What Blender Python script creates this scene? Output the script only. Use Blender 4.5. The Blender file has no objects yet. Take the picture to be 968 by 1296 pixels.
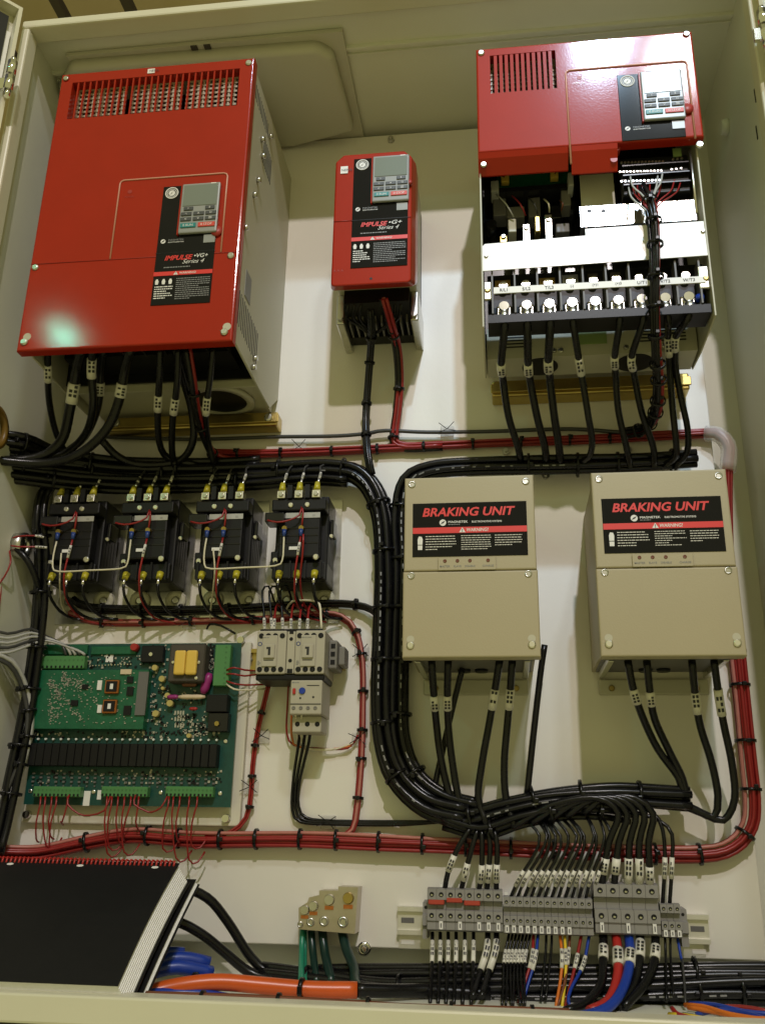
import bpy, bmesh, math, random
from mathutils import Vector, Matrix
random.seed(11)
SC = bpy.context.scene
COL = SC.collection
# ------------------------------------------------------------------ camera
CAM = Vector((0.1538, -1.4146, -0.0685)); YAW, PITCH, ROLL, FPX = 0.1327, 0.3358, 0.0188, 1177.6
_r = Vector((math.cos(YAW), math.sin(YAW), 0)); _f0 = Vector((-math.sin(YAW), math.cos(YAW), 0)); _u0 = Vector((0, 0, 1))
FW = _f0*math.cos(PITCH)+_u0*math.sin(PITCH); _up = _u0*math.cos(PITCH)-_f0*math.sin(PITCH)
RT = _r*math.cos(ROLL)+_up*math.sin(ROLL); UP = _up*math.cos(ROLL)-_r*math.sin(ROLL)
cd = bpy.data.cameras.new('camera'); co = bpy.data.objects.new('camera', cd); COL.objects.link(co)
co.matrix_world = Matrix(((RT.x, UP.x, -FW.x, CAM.x), (RT.y, UP.y, -FW.y, CAM.y), (RT.z, UP.z, -FW.z, CAM.z), (0, 0, 0, 1)))
cd.sensor_fit = 'VERTICAL'; cd.sensor_height = 36; cd.lens = FPX/1296*36; cd.clip_start = .05; cd.clip_end = 60
SC.camera = co
def at(u, v, d=0.0):
    """real position of a feature seen at picture point u,v lying d metres in front of the mounting panel"""
    q = FW+RT*((u-484)/FPX)-UP*((v-648)/FPX)
    return CAM+q*((-d-CAM.y)/q.y)
# ------------------------------------------------------------------ world and lamps
w = bpy.data.worlds.new('World'); SC.world = w; w.use_nodes = True
bg = w.node_tree.nodes['Background']; bg.inputs[0].default_value = (.50, .47, .19, 1); bg.inputs[1].default_value = .72
def lamp(name, loc, aim, power, col, size, spot=None, blend=.6):
    l = bpy.data.lights.new(name, 'SPOT' if spot else 'AREA'); l.energy = power; l.color = col
    if spot: l.spot_size = math.radians(spot); l.spot_blend = blend; l.shadow_soft_size = size
    else: l.shape = 'DISK'; l.size = size
    o = bpy.data.objects.new(name, l); COL.objects.link(o); o.location = loc
    o.rotation_euler = (Vector(aim)-Vector(loc)).to_track_quat('-Z', 'Y').to_euler(); return o
lamp('warm_bay_lamp', (.70, -4.5, 3.65), (0, 0, .4), 106, (1, .89, .87), .13)
lamp('cool_bay_lamp', (1.20, -6.0, 6.95), (.32, 0, .96), 1600, (.55, .77, 1), .12, spot=9.2, blend=.95)
lamp('side_cool_lamp', (1.46, -4.4, 5.05), (.4, 0, 1.0), 52, (.84, .93, 1), .42)
lamp('far_cool_lamp', (-2.75, -4.4, 3.10), (-.3, 0, .5), 5, (.22, 1, .72), .13)
SC.view_settings.view_transform = 'Standard'; SC.view_settings.look = 'None'; SC.view_settings.exposure = .10; SC.view_settings.gamma = 1
SC.render.engine = 'CYCLES'
try: SC.cycles.max_bounces = 8; SC.cycles.diffuse_bounces = 4; SC.cycles.sample_clamp_indirect = 6
except Exception: pass
# ------------------------------------------------------------------ materials
M = {}
def mat(n, col, rough=.5, metal=0, bump=0, bs=300, var=.0, vs=12, coat=0, trans=0, alpha=1, rvar=.0, spec=.5, cr=.12):
    m = bpy.data.materials.new(n); m.use_nodes = True; nt = m.node_tree; b = nt.nodes['Principled BSDF']
    b.inputs['Base Color'].default_value = (*col, 1); b.inputs['Roughness'].default_value = rough; b.inputs['Metallic'].default_value = metal
    b.inputs['Coat Weight'].default_value = coat; b.inputs['Coat Roughness'].default_value = cr; b.inputs['Specular IOR Level'].default_value = spec
    b.inputs['Transmission Weight'].default_value = trans; b.inputs['Alpha'].default_value = alpha
    tc = nt.nodes.new('ShaderNodeTexCoord')
    if var or rvar:
        nz = nt.nodes.new('ShaderNodeTexNoise'); nz.inputs['Scale'].default_value = vs; nz.inputs['Detail'].default_value = 5; nz.inputs['Roughness'].default_value = .65
        nt.links.new(tc.outputs['Object'], nz.inputs['Vector'])
        if var:
            mx = nt.nodes.new('ShaderNodeMix'); mx.data_type = 'RGBA'
            mx.inputs[6].default_value = (*[c*(1-var) for c in col], 1); mx.inputs[7].default_value = (*[min(1, c*(1+var)) for c in col], 1)
            nt.links.new(nz.outputs['Fac'], mx.inputs[0]); nt.links.new(mx.outputs[2], b.inputs['Base Color'])
        if rvar:
            mr = nt.nodes.new('ShaderNodeMapRange'); mr.inputs[3].default_value = max(.03, rough-rvar); mr.inputs[4].default_value = min(1, rough+rvar)
            nt.links.new(nz.outputs['Fac'], mr.inputs[0]); nt.links.new(mr.outputs[0], b.inputs['Roughness'])
    if bump:
        n2 = nt.nodes.new('ShaderNodeTexNoise'); n2.inputs['Scale'].default_value = bs; n2.inputs['Detail'].default_value = 2
        nt.links.new(tc.outputs['Object'], n2.inputs['Vector'])
        bp = nt.nodes.new('ShaderNodeBump'); bp.inputs['Strength'].default_value = bump; bp.inputs['Distance'].default_value = .001
        nt.links.new(n2.outputs['Fac'], bp.inputs['Height']); nt.links.new(bp.outputs[0], b.inputs['Normal'])
        if coat: nt.links.new(bp.outputs[0], b.inputs['Coat Normal'])
    M[n] = m; return m
mat('panel', (.78, .75, .68), .42, bump=.10, bs=120, var=.05, vs=5, rvar=.12)
mat('cab', (.72, .72, .61), .42, bump=.12, bs=220, var=.06, vs=4, rvar=.1)
mat('rim', (.66, .64, .50), .35, bump=.05, bs=200, var=.05, vs=9)
mat('red', (.350, .017, .004), .5, bump=.035, bs=380, var=.12, vs=14, coat=.45, cr=.09, spec=.10)
mat('red_dull', (.36, .030, .022), .45, var=.1)
mat('bead', (.62, .30, .22), .3)
mat('drive_beige', (.50, .48, .37), .5, bump=.08, bs=350, var=.05, vs=10)
mat('bu_beige', (.41, .357, .228), .52, bump=.14, bs=420, var=.05, vs=8)
mat('blk', (.008, .008, .009), .42, spec=.3, var=.3, vs=30, bump=.05, bs=300)
mat('blk_gloss', (.010, .010, .012), .22, var=.3, vs=20)
mat('label_blk', (.007, .007, .010), .08, spec=.3, var=.2, vs=40)
mat('cable', (.006, .006, .007), .26, spec=.35, var=.35, vs=60, bump=.04, bs=400, rvar=.08)
mat('cable_grey', (.045, .045, .045), .35, var=.2, vs=60)
mat('sheath', (.42, .42, .39), .5, var=.15, vs=50)
mat('red_w', (.27, .014, .014), .36, var=.25, vs=80)
mat('pink_w', (.46, .17, .14), .4, var=.2, vs=80)
mat('white_w', (.68, .63, .47), .4, var=.1, vs=80)
mat('orange_w', (.62, .10, .014), .32, var=.15, vs=30)
mat('orange_t', (.66, .17, .02), .38); mat('amber', (.16, .09, .012), .4); mat('guard', (.50, .44, .34), .45); mat('yellow_w', (.75, .55, .03), .38); mat('brown_w', (.16, .05, .02), .4)
mat('blue_w', (.012, .045, .33), .32, var=.2, vs=40); mat('green_w', (.02, .22, .13), .3, var=.2, vs=40); mat('dgreen_w', (.008, .030, .024), .28, var=.3, vs=40)
mat('bigred', (.42, .025, .02), .35, var=.1, vs=40)
mat('zinc', (.62, .61, .57), .30, 1, var=.15, vs=60, rvar=.1); mat('chrome', (.80, .80, .80), .10, 1)
mat('tin', (.86, .84, .80), .28, 1, var=.1, vs=80)
mat('brass', (.50, .38, .13), .33, 1, var=.2, vs=30, rvar=.1); mat('gold', (.78, .50, .12), .3, 1, var=.2, vs=80)
mat('copper', (.60, .22, .08), .35, 1, var=.3, vs=200); mat('alu', (.55, .50, .42), .38, 1, var=.15, vs=60, rvar=.1)
mat('yellow_sleeve', (.48, .42, .03), .35); mat('blue_sleeve', (.02, .05, .22), .35)
mat('white', (.80, .79, .75), .42, var=.04, vs=30); mat('print', (.78, .77, .74), .5); mat('print_grey', (.22, .22, .22), .5); mat('print_red', (.70, .035, .03), .4); mat('print_blk', (.015, .015, .015), .5)
mat('sheet_white', (.86, .85, .82), .30, var=.03, vs=20, coat=.3); mat('grey_key', (.30, .31, .30), .30, var=.05); mat('key', (.06, .065, .065), .5); mat('lcd', (.20, .23, .20), .18, var=.06)
mat('teal_key', (.02, .22, .22), .45); mat('red_key', (.62, .06, .04), .45)
mat('sleeve', (.72, .70, .62), .45, var=.06, vs=90)
mat('pcb', (.006, .058, .047), .38, var=.45, vs=130, bump=.2, bs=500); mat('pcb2', (.009, .105, .048), .38, var=.5, vs=140, bump=.2, bs=600)
mat('conn', (.07, .22, .07), .45, var=.1); mat('conn_d', (.05, .16, .05), .5); mat('ylw', (.72, .48, .08), .5, var=.1); mat('lam', (.055, .045, .035), .55, var=.2)
mat('purple', (.28, .02, .16), .4); mat('redcap', (.35, .02, .02), .35); mat('cream', (.62, .50, .34), .5); mat('elco', (.55, .45, .17), .35, .4); mat('smd', (.45, .43, .36), .4, .3); mat('led', (.75, .78, .72), .25)
mat('term', (.26, .25, .235), .5, var=.08, vs=50); mat('term_d', (.13, .125, .12), .5); mat('jumper', (.42, .05, .03), .4)
mat('iec', (.42, .39, .31), .5, var=.05, vs=40); mat('iec_d', (.19, .18, .16), .5)
mat('tray', (.66, .63, .52), .45, var=.05)
mat('wrap', (.80, .78, .74), .35, alpha=.45); mat('black_cover', (.008, .008, .009), .5, spec=.25, var=.45, vs=9, bump=.12, bs=900); mat('paper', (.90, .90, .89), .7, var=.08, vs=220)
mat('door_blk', (.012, .012, .012), .4); mat('bg_brown', (.42, .33, .20), .8, var=.2, vs=.6); mat('bg_dark', (.035, .025, .015), .8); mat('dark_base', (.02, .016, .012), .7)
mat('green_lab', (.24, .33, .12), .4); mat('duct', (.55, .53, .43), .55, var=.05, vs=8)
mat('rail', (.74, .72, .66), .42, .75, var=.1, vs=40); mat('glass', (.9, .95, .95), .1, trans=.6)
# ------------------------------------------------------------------ mesh helpers
class MB:
    def __init__(s): s.v = []; s.f = []; s.sm = []
    def add(s, vs, fs, sm=False):
        o = len(s.v); s.v += [tuple(p) for p in vs]; s.f += [tuple(i+o for i in f) for f in fs]; s.sm += [sm]*len(fs); return s
    def box(s, x0, x1, y0, y1, z0, z1):
        return s.add([(x, y, z) for x in (x0, x1) for y in (y0, y1) for z in (z0, z1)], [(0, 1, 3, 2), (4, 6, 7, 5), (0, 4, 5, 1), (2, 3, 7, 6), (0, 2, 6, 4), (1, 5, 7, 3)])
    def rbox(s, x0, x1, y0, y1, z0, z1, r=.002, seg=2):
        b = bmesh.new(); bmesh.ops.create_cube(b, size=1)
        for q in b.verts: q.co = ((x0+x1)/2+q.co.x*(x1-x0), (y0+y1)/2+q.co.y*(y1-y0), (z0+z1)/2+q.co.z*(z1-z0))
        r = min(r, .45*min(abs(x1-x0), abs(y1-y0), abs(z1-z0)))
        bmesh.ops.bevel(b, geom=b.edges[:], offset=r, segments=seg, profile=.5, affect='EDGES')
        b.verts.index_update(); s.add([q.co[:] for q in b.verts], [[q.index for q in f.verts] for f in b.faces], False); b.free(); return s
    def cyl(s, p0, p1, r0, r1=None, n=12, caps=True):
        p0, p1 = Vector(p0), Vector(p1); r1 = r0 if r1 is None else r1; d = (p1-p0).normalized()
        a = d.orthogonal().normalized(); b = d.cross(a)
        cs = [a*math.cos(2*math.pi*i/n)+b*math.sin(2*math.pi*i/n) for i in range(n)]
        s.add([p0+c*r0 for c in cs]+[p1+c*r1 for c in cs], [(i, (i+1) % n, n+(i+1) % n, n+i) for i in range(n)], True)
        if caps: s.add([p0+c*r0 for c in cs], [tuple(range(n))]); s.add([p1+c*r1 for c in cs], [tuple(range(n))])
        return s
    def ring(s, c, ax, ri, ro, h, n=20):
        c = Vector(c); d = Vector(ax).normalized(); a = d.orthogonal().normalized(); b = d.cross(a); cs = [a*math.cos(2*math.pi*i/n)+b*math.sin(2*math.pi*i/n) for i in range(n)]
        vs = [c+q*ri for q in cs]+[c+q*ro for q in cs]+[c+d*h+q*ro for q in cs]+[c+d*h+q*ri for q in cs]
        return s.add(vs, [(k*n+i, k*n+(i+1) % n, ((k+1) % 4)*n+(i+1) % n, ((k+1) % 4)*n+i) for k in range(4) for i in range(n)], True)
    def tube(s, pts, r, n=8, frames=None):
        pts = [Vector(p) for p in pts]; m = len(pts); fr = frames or frames_of(pts); rr = r if isinstance(r, list) else [r]*m
        vs = [pts[i]+(fr[i][0]*math.cos(2*math.pi*k/n)+fr[i][1]*math.sin(2*math.pi*k/n))*rr[i] for i in range(m) for k in range(n)]
        s.add(vs, [(i*n+k, i*n+(k+1) % n, (i+1)*n+(k+1) % n, (i+1)*n+k) for i in range(m-1) for k in range(n)], True)
        s.add(vs[:n], [tuple(range(n))]); s.add(vs[-n:], [tuple(range(n))]); return s
    def prism(s, poly, a0, a1, axis='y'):
        n = len(poly); mk = {'y': lambda p, a: (p[0], a, p[1]), 'x': lambda p, a: (a, p[0], p[1]), 'z': lambda p, a: (p[0], p[1], a)}[axis]
        return s.add([mk(p, a0) for p in poly]+[mk(p, a1) for p in poly], [tuple(range(n)), tuple(range(n, 2*n))]+[(i, (i+1) % n, n+(i+1) % n, n+i) for i in range(n)])
    def quad(s, x0, x1, z0, z1, y): return s.add([(x0, y, z0), (x1, y, z0), (x1, y, z1), (x0, y, z1)], [(0, 1, 2, 3)])
    def disc(s, x, z, y, r, n=14, rz=None): rz = rz or r; return s.add([(x+r*math.cos(2*math.pi*i/n), y, z+rz*math.sin(2*math.pi*i/n)) for i in range(n)], [tuple(range(n))])
    def screw(s, x, z, y, r, h=.002):
        s.cyl((x, y, z), (x, y-h*.5, z), r, r, 12); s.cyl((x, y-h*.5, z), (x, y-h, z), r, r*.7, 12); return s
    def build(s, name, m, parent=None, kind=None):
        me = bpy.data.meshes.new(name); o = bpy.data.objects.new(name, me); COL.objects.link(o)
        if parent is None:
            xs, ys, zs = zip(*s.v); org = Vector(((min(xs)+max(xs))/2, (min(ys)+max(ys))/2, min(zs))); o.location = org
        else: org = ORG[parent.name]; o.parent = parent
        ORG[o.name] = org
        me.from_pydata([(p[0]-org.x, p[1]-org.y, p[2]-org.z) for p in s.v], [], s.f); me.polygons.foreach_set('use_smooth', s.sm)
        b = bmesh.new(); b.from_mesh(me); bmesh.ops.remove_doubles(b, verts=b.verts, dist=1e-6); bmesh.ops.recalc_face_normals(b, faces=b.faces); b.to_mesh(me); b.free()
        me.materials.append(M[m])
        if kind: o['kind'] = kind
        return o
ORG = {}
def frames_of(pts):
    m = len(pts); T = [(pts[min(i+1, m-1)]-pts[max(i-1, 0)]).normalized() for i in range(m)]
    a = T[0].cross(Vector((0, 1, 0)));  a = a.normalized() if a.length > .05 else T[0].orthogonal().normalized()
    out = []
    for t in T:
        a = (a-t*a.dot(t)); a = a.normalized() if a.length > 1e-4 else t.orthogonal().normalized(); out.append((a, t.cross(a)))
    return out
def spline(P, step=.012):
    P = [Vector(p) for p in P]; Q = [P[0]*2-P[1]]+P+[P[-1]*2-P[-2]]; out = []
    for i in range(1, len(Q)-2):
        n = max(2, int((Q[i+1]-Q[i]).length/step))
        for k in range(n):
            t = k/n; a, b, c, d = Q[i-1], Q[i], Q[i+1], Q[i+2]
            out.append(.5*((2*b)+(c-a)*t+(2*a-5*b+4*c-d)*t*t+(3*b-a-3*c+d)*t**3))
    return out+[P[-1]]
def thing(name, label, cat, loc, group=None):
    o = bpy.data.objects.new(name, None); COL.objects.link(o); o.location = loc; o.empty_display_size = .02
    ORG[o.name] = Vector(loc); return tag(o, label, cat, group)
def tag(o, label, cat, group=None):
    o['label'] = label; o['category'] = cat
    if group: o['group'] = group
    return o
def copy_tree(o, delta=None, label=None, parent=None):
    c = o.copy(); COL.objects.link(c)
    if parent is not None: c.parent = parent
    if delta is not None: c.location = o.location+Vector(delta)
    ORG[c.name] = ORG[o.name]+(Vector(delta) if delta is not None else Vector())
    if label: c['label'] = label
    for ch in list(o.children): copy_tree(ch, None, None, c)
    return c
def text(s, x, z, y, h, m, parent, align='L', shear=0, bold=0, w=None, name='lettering'):
    cu = bpy.data.curves.new('lettering', 'FONT'); cu.body = s; cu.size = 1; cu.shear = shear; cu.offset = bold; cu.resolution_u = 3
    o = bpy.data.objects.new('tmp', cu); COL.objects.link(o); bpy.context.view_layer.update()
    me = bpy.data.meshes.new_from_object(o.evaluated_get(bpy.context.evaluated_depsgraph_get()))
    vs = [v.co[:] for v in me.vertices]; fs = [tuple(p.vertices) for p in me.polygons]
    bpy.data.objects.remove(o); bpy.data.curves.remove(cu); bpy.data.meshes.remove(me)
    x0, x1 = min(v[0] for v in vs), max(v[0] for v in vs); z0, z1 = min(v[1] for v in vs), max(v[1] for v in vs)
    k = h/(z1-z0); kx = w/(x1-x0) if w else k; W = (x1-x0)*kx
    xo = x if align == 'L' else x-W/2
    return MB().add([(xo+(v[0]-x0)*kx, y, z+(v[1]-z0)*k) for v in vs], fs).build(name, m, parent)
def fine(x0, x1, z0, z1, n, y, m, parent, fill=.55):
    b = MB(); p = (z1-z0)/n
    for i in range(n):
        z = z1-(i+.5)*p; x = x0; e = x1 if i < n-1 and random.random() < .8 else x0+(x1-x0)*random.uniform(.4, .9)
        while x < e-.001:
            l = min(random.uniform(.0015, .005), e-x); b.quad(x, x+l, z-p*fill/2, z+p*fill/2, y); x += l+.0008
    return b.build('fine_print', m, parent, 'stuff')
def hexpos(n, r):
    c = []
    for i in range(-6, 7):
        for j in range(-6, 7): c.append(((i+.5*j)*2*r, j*math.sqrt(3)*r))
    c.sort(key=lambda p: (round(p[0]**2+p[1]**2, 9), math.atan2(p[1], p[0]))); return c[:n]
def tie(parent, p, t, R, m='cable'):
    t = Vector(t).normalized(); a = t.orthogonal().normalized()
    b = MB().ring(p-t*.002, t, R*.97, R+.0014, .004, 16)
    q = p+Vector((random.uniform(-.3, .3), -1, random.uniform(-.3, .3))).normalized()*(R+.002)
    b.rbox(q.x-.003, q.x+.003, q.y-.003, q.y+.002, q.z-.003, q.z+.003, .001)
    return b.build('cable_tie', m, parent)
def wire(name, label, cat, pts, r, m, group=None, sleeves=(), n=8, px=True, step=.010):
    P = [at(*p) for p in pts] if px else [Vector(p) for p in pts]; S = spline(P, step)
    root = MB().tube(S, r, n).build(name, m); tag(root, label, cat, group)
    for (t0, t1) in sleeves:
        i0, i1 = int(t0*(len(S)-1)), max(int(t1*(len(S)-1)), int(t0*(len(S)-1))+2); seg = S[i0:i1+1]
        MB().tube(seg, r*1.14+.0003, 10).build('marker_sleeve', 'sleeve', root)
        i = (i0+i1)//2
        b = MB(); d = (S[i1]-S[i0]).normalized(); c = S[i]; vw = (CAM-c).normalized(); vw = (vw-d*vw.dot(d)).normalized(); sd = d.cross(vw); L = (S[i1]-S[i0]).length
        for k in range(3):
            for e in range(2):
                if random.random() < .15: continue
                o = c+d*(L*(.22*(k-1)))+sd*(r*.45*(e-.5)*2)+vw*(r*1.14+.0009)
                b.add([o+d*L*.07+sd*r*.3, o+d*L*.07-sd*r*.3, o-d*L*.07-sd*r*.3, o-d*L*.07+sd*r*.3], [(0, 1, 2, 3)])
        if b.v: b.build('marker_print', 'print_blk', root, 'stuff')
    return root
def bundle(name, label, pts, n, r, mats, ties=(), jit=.15, group=None, spread=1.0, px=True, flat=1.0, cat='cable bundle', dash=None):
    P = [at(*p) for p in pts] if px else [Vector(p) for p in pts]; S = spline(P, .012); F = frames_of(S)
    root = thing(name, label, cat, S[len(S)//2], group); H = hexpos(n, r*spread); mx_ = sum(h[0] for h in H)/n; my_ = sum(h[1] for h in H)/n; H = [(h[0]-mx_, h[1]-my_) for h in H]; R = 0
    for k, (a, b) in enumerate(H):
        ph = random.random()*6; q = []
        for i, p in enumerate(S):
            s = i*.012; ja = r*jit*math.sin(s*9+ph)+r*jit*.6*math.sin(s*23+ph*2); jb = r*jit*math.cos(s*7+ph)
            q.append(p+F[i][0]*(a+ja)+F[i][1]*(b*flat+jb))
        MB().tube(q, r, 7).build('wire', mats[k % len(mats)], root); R = max(R, math.hypot(a, b)+r)
    if dash:
        k0 = min(range(n), key=lambda k: -(F[len(S)//2][0]*H[k][0]+F[len(S)//2][1]*H[k][1]).dot(Vector((.1, -1, -.1)))); b = MB(); a0, b0 = H[k0]
        for i in range(2, len(S)-3):
            if dash[0] < i/len(S) < dash[1] and random.random() < .7:
                T_ = (S[i+1]-S[i]).normalized(); o = S[i]+F[i][0]*a0+F[i][1]*b0*flat; vw = (CAM-o).normalized(); vw = (vw-T_*vw.dot(T_)).normalized(); sd = T_.cross(vw)*r*.17; c = o+vw*(r*(1+jit*1.3)+.0003); L_ = T_*random.uniform(.002, .005)
                b.add([c-L_-sd, c+L_-sd, c+L_+sd, c-L_+sd], [(0, 1, 2, 3)])
        if b.v: b.build('cable_print', 'print_grey', root, 'stuff')
    for t in ties:
        i = min(len(S)-2, max(1, int(t*(len(S)-1)))); tie(root, S[i], S[i+1]-S[i-1], R*1.03)
    return root
def plate_hole(mb, x0, x1, z0, z1, y0, y1, hole=None, r=.003):
    """sheet facing the viewer (front y0, back y1) with one rectangular hole and rounded outer front edges"""
    b = bmesh.new(); h = hole or (x0+(x1-x0)*.5, x0+(x1-x0)*.5, z0, z0)
    xs = [x0, h[0], h[1], x1] if hole else [x0, x1]; zs = [z0, h[2], h[3], z1] if hole else [z0, z1]
    V = [[[b.verts.new((x, y, z)) for z in zs] for x in xs] for y in (y0, y1)]
    nx, nz = len(xs), len(zs)
    for k in (0, 1):
        for i in range(nx-1):
            for j in range(nz-1):
                if hole and i == 1 and j == 1: continue
                b.faces.new((V[k][i][j], V[k][i+1][j], V[k][i+1][j+1], V[k][i][j+1]))
    def side(a, c): b.faces.new((V[0][a[0]][a[1]], V[0][c[0]][c[1]], V[1][c[0]][c[1]], V[1][a[0]][a[1]]))
    for i in range(nx-1): side((i, 0), (i+1, 0)); side((i, nz-1), (i+1, nz-1))
    for j in range(nz-1): side((0, j), (0, j+1)); side((nx-1, j), (nx-1, j+1))
    if hole:
        side((1, 1), (2, 1)); side((1, 2), (2, 2)); side((1, 1), (1, 2)); side((2, 1), (2, 2))
    bmesh.ops.recalc_face_normals(b, faces=b.faces)
    E = []
    for e in b.edges:
        p, q = e.verts[0].co, e.verts[1].co
        on = lambda c, k, v: abs(c[k]-v) < 1e-7
        if (on(p, 1, y0) and on(q, 1, y0) and any(on(p, k, v) and on(q, k, v) for k, v in ((0, x0), (0, x1), (2, z0), (2, z1)))) or (not on(p, 1, q.y) and p.x in (x0, x1) and p.z in (z0, z1)): E.append(e)
    if r: bmesh.ops.bevel(b, geom=E, offset=r, segments=3, profile=.5, affect='EDGES')
    b.verts.index_update(); mb.add([v.co[:] for v in b.verts], [[v.index for v in f.verts] for f in b.faces]); b.free(); return mb
# ================================================================== THE CABINET
cab = thing('electrical_cabinet', 'open beige steel cabinet with rolled rim enclosing all the drives and wiring', 'cabinet', (-.03, -.1, -.27))
XL, XR, ZB, ZT, YF, YB = -.609, .547, -.262, 1.199, -.31, .036
MB().box(XL-.002, XR+.002, YB, YB+.003, ZB, ZT).build('back_wall', 'cab', cab)
MB().box(XL-.003, XL, YF+.012, YB, ZB, ZT).build('side_wall', 'cab', cab)
MB().box(XR, XR+.003, YF+.012, YB, ZB, ZT).build('side_wall', 'cab', cab)
MB().box(XL, XR, YF+.012, YB, ZT, ZT+.003).build('roof_sheet', 'cab', cab)
MB().box(XL, XR, YF+.012, YB, ZB-.003, ZB).build('floor_sheet', 'cab', cab)
MB().rbox(XL-.003, XR+.003, YF, YF+.035, 1.187, 1.2025, .003).build('rim_bar', 'rim', cab)
MB().rbox(XL-.003, XR+.003, YF, YF+.035, -.272, -.241, .003).build('rim_bar', 'rim', cab)
MB().rbox(XL-.003, -.598, YF+.0005, YF+.030, -.2405, 1.1865, .003).build('rim_bar', 'rim', cab)
MB().rbox(.536, XR+.003, YF+.0005, YF+.030, -.2405, 1.1865, .003).build('rim_bar', 'rim', cab)
MB().box(XL, XR, -.205, -.200, ZT-.007, ZT-.0002).build('roof_fold', 'cab', cab)
MB().box(XL, XR, -.188, -.185, ZT-.004, ZT-.0002).build('roof_fold', 'cab', cab)
MB().box(XL-.02, XR+.02, YF+.01, YB, -.60, -.273).build('plinth', 'dark_base', cab)
for p in ((902, 55),):
    q = at(*p, .1); MB().cyl((XR, q.y, 1.06), (XR-.012, q.y, 1.06), .014, .012, 14).build('hole_plug', 'cab', cab)
for (y, z) in ((-.27, 1.03), (-.25, .985), (-.235, .93)): MB().box(XR-.0012, XR, y-.0012, y+.0012, z-.012, z+.012).build('scratch', 'blk', cab)
# doors standing open on their hinges
def door(xh, sx, ang, zt):
    a = math.radians(ang); d = Vector((sx*math.cos(a), -math.sin(a), 0)); n = Vector((-d.y, d.x, 0))*(-sx)
    if n.y < 0: n = -n
    h = Vector((xh, YF-.006, 0)); L = .46
    def slab(mb, l0, l1, t0, t1, z0, z1):
        vs = []
        for l in (l0, l1):
            for t in (t0, t1):
                for z in (z0, z1): q = h+d*l-n*t; vs.append((q.x, q.y, z))
        return mb.add(vs, [(0, 1, 3, 2), (4, 6, 7, 5), (0, 4, 5, 1), (2, 3, 7, 6), (0, 2, 6, 4), (1, 5, 7, 3)])
    D = slab(MB(), .004, L, -.004, 0, -.28, zt).build('door', 'rim', cab)
    slab(MB(), .004, .010, .0002, .022, -.28, zt).build('door_edge', 'rim', D)
    slab(MB(), .0101, L, .0002, .022, zt-.006, zt).build('door_edge', 'rim', D)
    slab(MB(), .012, .019, .0003, .006, -.25, zt-.045).build('gasket', 'white', D)
    slab(MB(), .0195, L, .0003, .009, -.25, zt-.018).build('inner_liner', 'door_blk', D)
    return D
DL = door(-.613, -1, 48, 1.203); DR = door(.556, 1, 50, 1.203)
def hinge(x, y, z, D):
    b = MB()
    for k in range(2): b.cyl((x, y, z+k*.030), (x, y, z+k*.030+.026), .0075, .0075, 14)
    b.cyl((x, y, z-.012), (x, y, z), .0045, .0055, 10); b.cyl((x, y, z+.056), (x, y, z+.064), .0055, .004, 10)
    b.rbox(x-.016, x+.004, y-.003, y+.003, z+.002, z+.024, .001); b.build('hinge', 'chrome', cab)
hp_ = at(14, 95, .345); hinge(hp_.x, hp_.y, hp_.z-.03, DL); hp_ = at(966, 32, .345); hinge(hp_.x, hp_.y, hp_.z-.03, DR)
# vent duct tray fixed under the roof
vd = thing('vent_tray', 'beige moulded vent tray with rounded corners hanging under the cabinet roof', 'vent', (-.33, -.1, 1.165))
MB().box(-.566, -.085, -.243, .02, 1.189, 1.1965).build('flange', 'duct', vd)
tb = bmesh.new(); poly = [(-.603, -.19), (-.56, -.236), (-.13, -.231), (-.105, -.21), (-.098, -.035), (-.215, -.006), (-.603, -.006)]
vv = [[tb.verts.new((x+(0 if k else 0), y, z)) for x, y in poly] for k, z in ((0, 1.166), (1, 1.1888))]
tb.faces.new(vv[0]); tb.faces.new(vv[1])
for i in range(7): tb.faces.new((vv[0][i], vv[0][(i+1) % 7], vv[1][(i+1) % 7], vv[1][i]))
bmesh.ops.recalc_face_normals(tb, faces=tb.faces); bmesh.ops.bevel(tb, geom=[e for e in tb.edges if not (e.verts[0].co.z > 1.18 and e.verts[1].co.z > 1.18)], offset=.009, segments=4, profile=.5, affect='EDGES')
tb.verts.index_update(); MB().add([v.co[:] for v in tb.verts], [[v.index for v in f.verts] for f in tb.faces], True).build('tray', 'duct', vd); tb.free()
for x in (-.345, -.322): MB().box(x, x+.011, -.2425, -.226, 1.1865, 1.1888).build('shadow_spot', 'lam', vd)  # shadow spots on the flange, laid in as thin dark boxes
# mounting panel
pan = thing('mounting_panel', 'white painted steel mounting panel at the back of the cabinet', 'panel', (-.06, 0, -.215))
plate_hole(MB(), -.606, .491, -.215, 1.186, 0, .012, None, .002).build('sheet', 'panel', pan)
for (u, v) in ((495, 178), (640, 572), (794, 571), (690, 603)):
    p = at(u, v, 0); MB().cyl((p.x, -.0002, p.z), (p.x, -.006, p.z), .0065, .0065, 6).cyl((p.x, -.006, p.z), (p.x, -.012, p.z), .0032, .003, 10).build('panel_bolt', 'zinc', pan)
p = at(461, 1201, 0); MB().ring((p.x, -.0002, p.z), (0, -1, 0), .004, .0095, .002).cyl((p.x, -.0002, p.z), (p.x, -.010, p.z), .0045, .004, 12).build('panel_bolt', 'chrome', pan)
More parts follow.
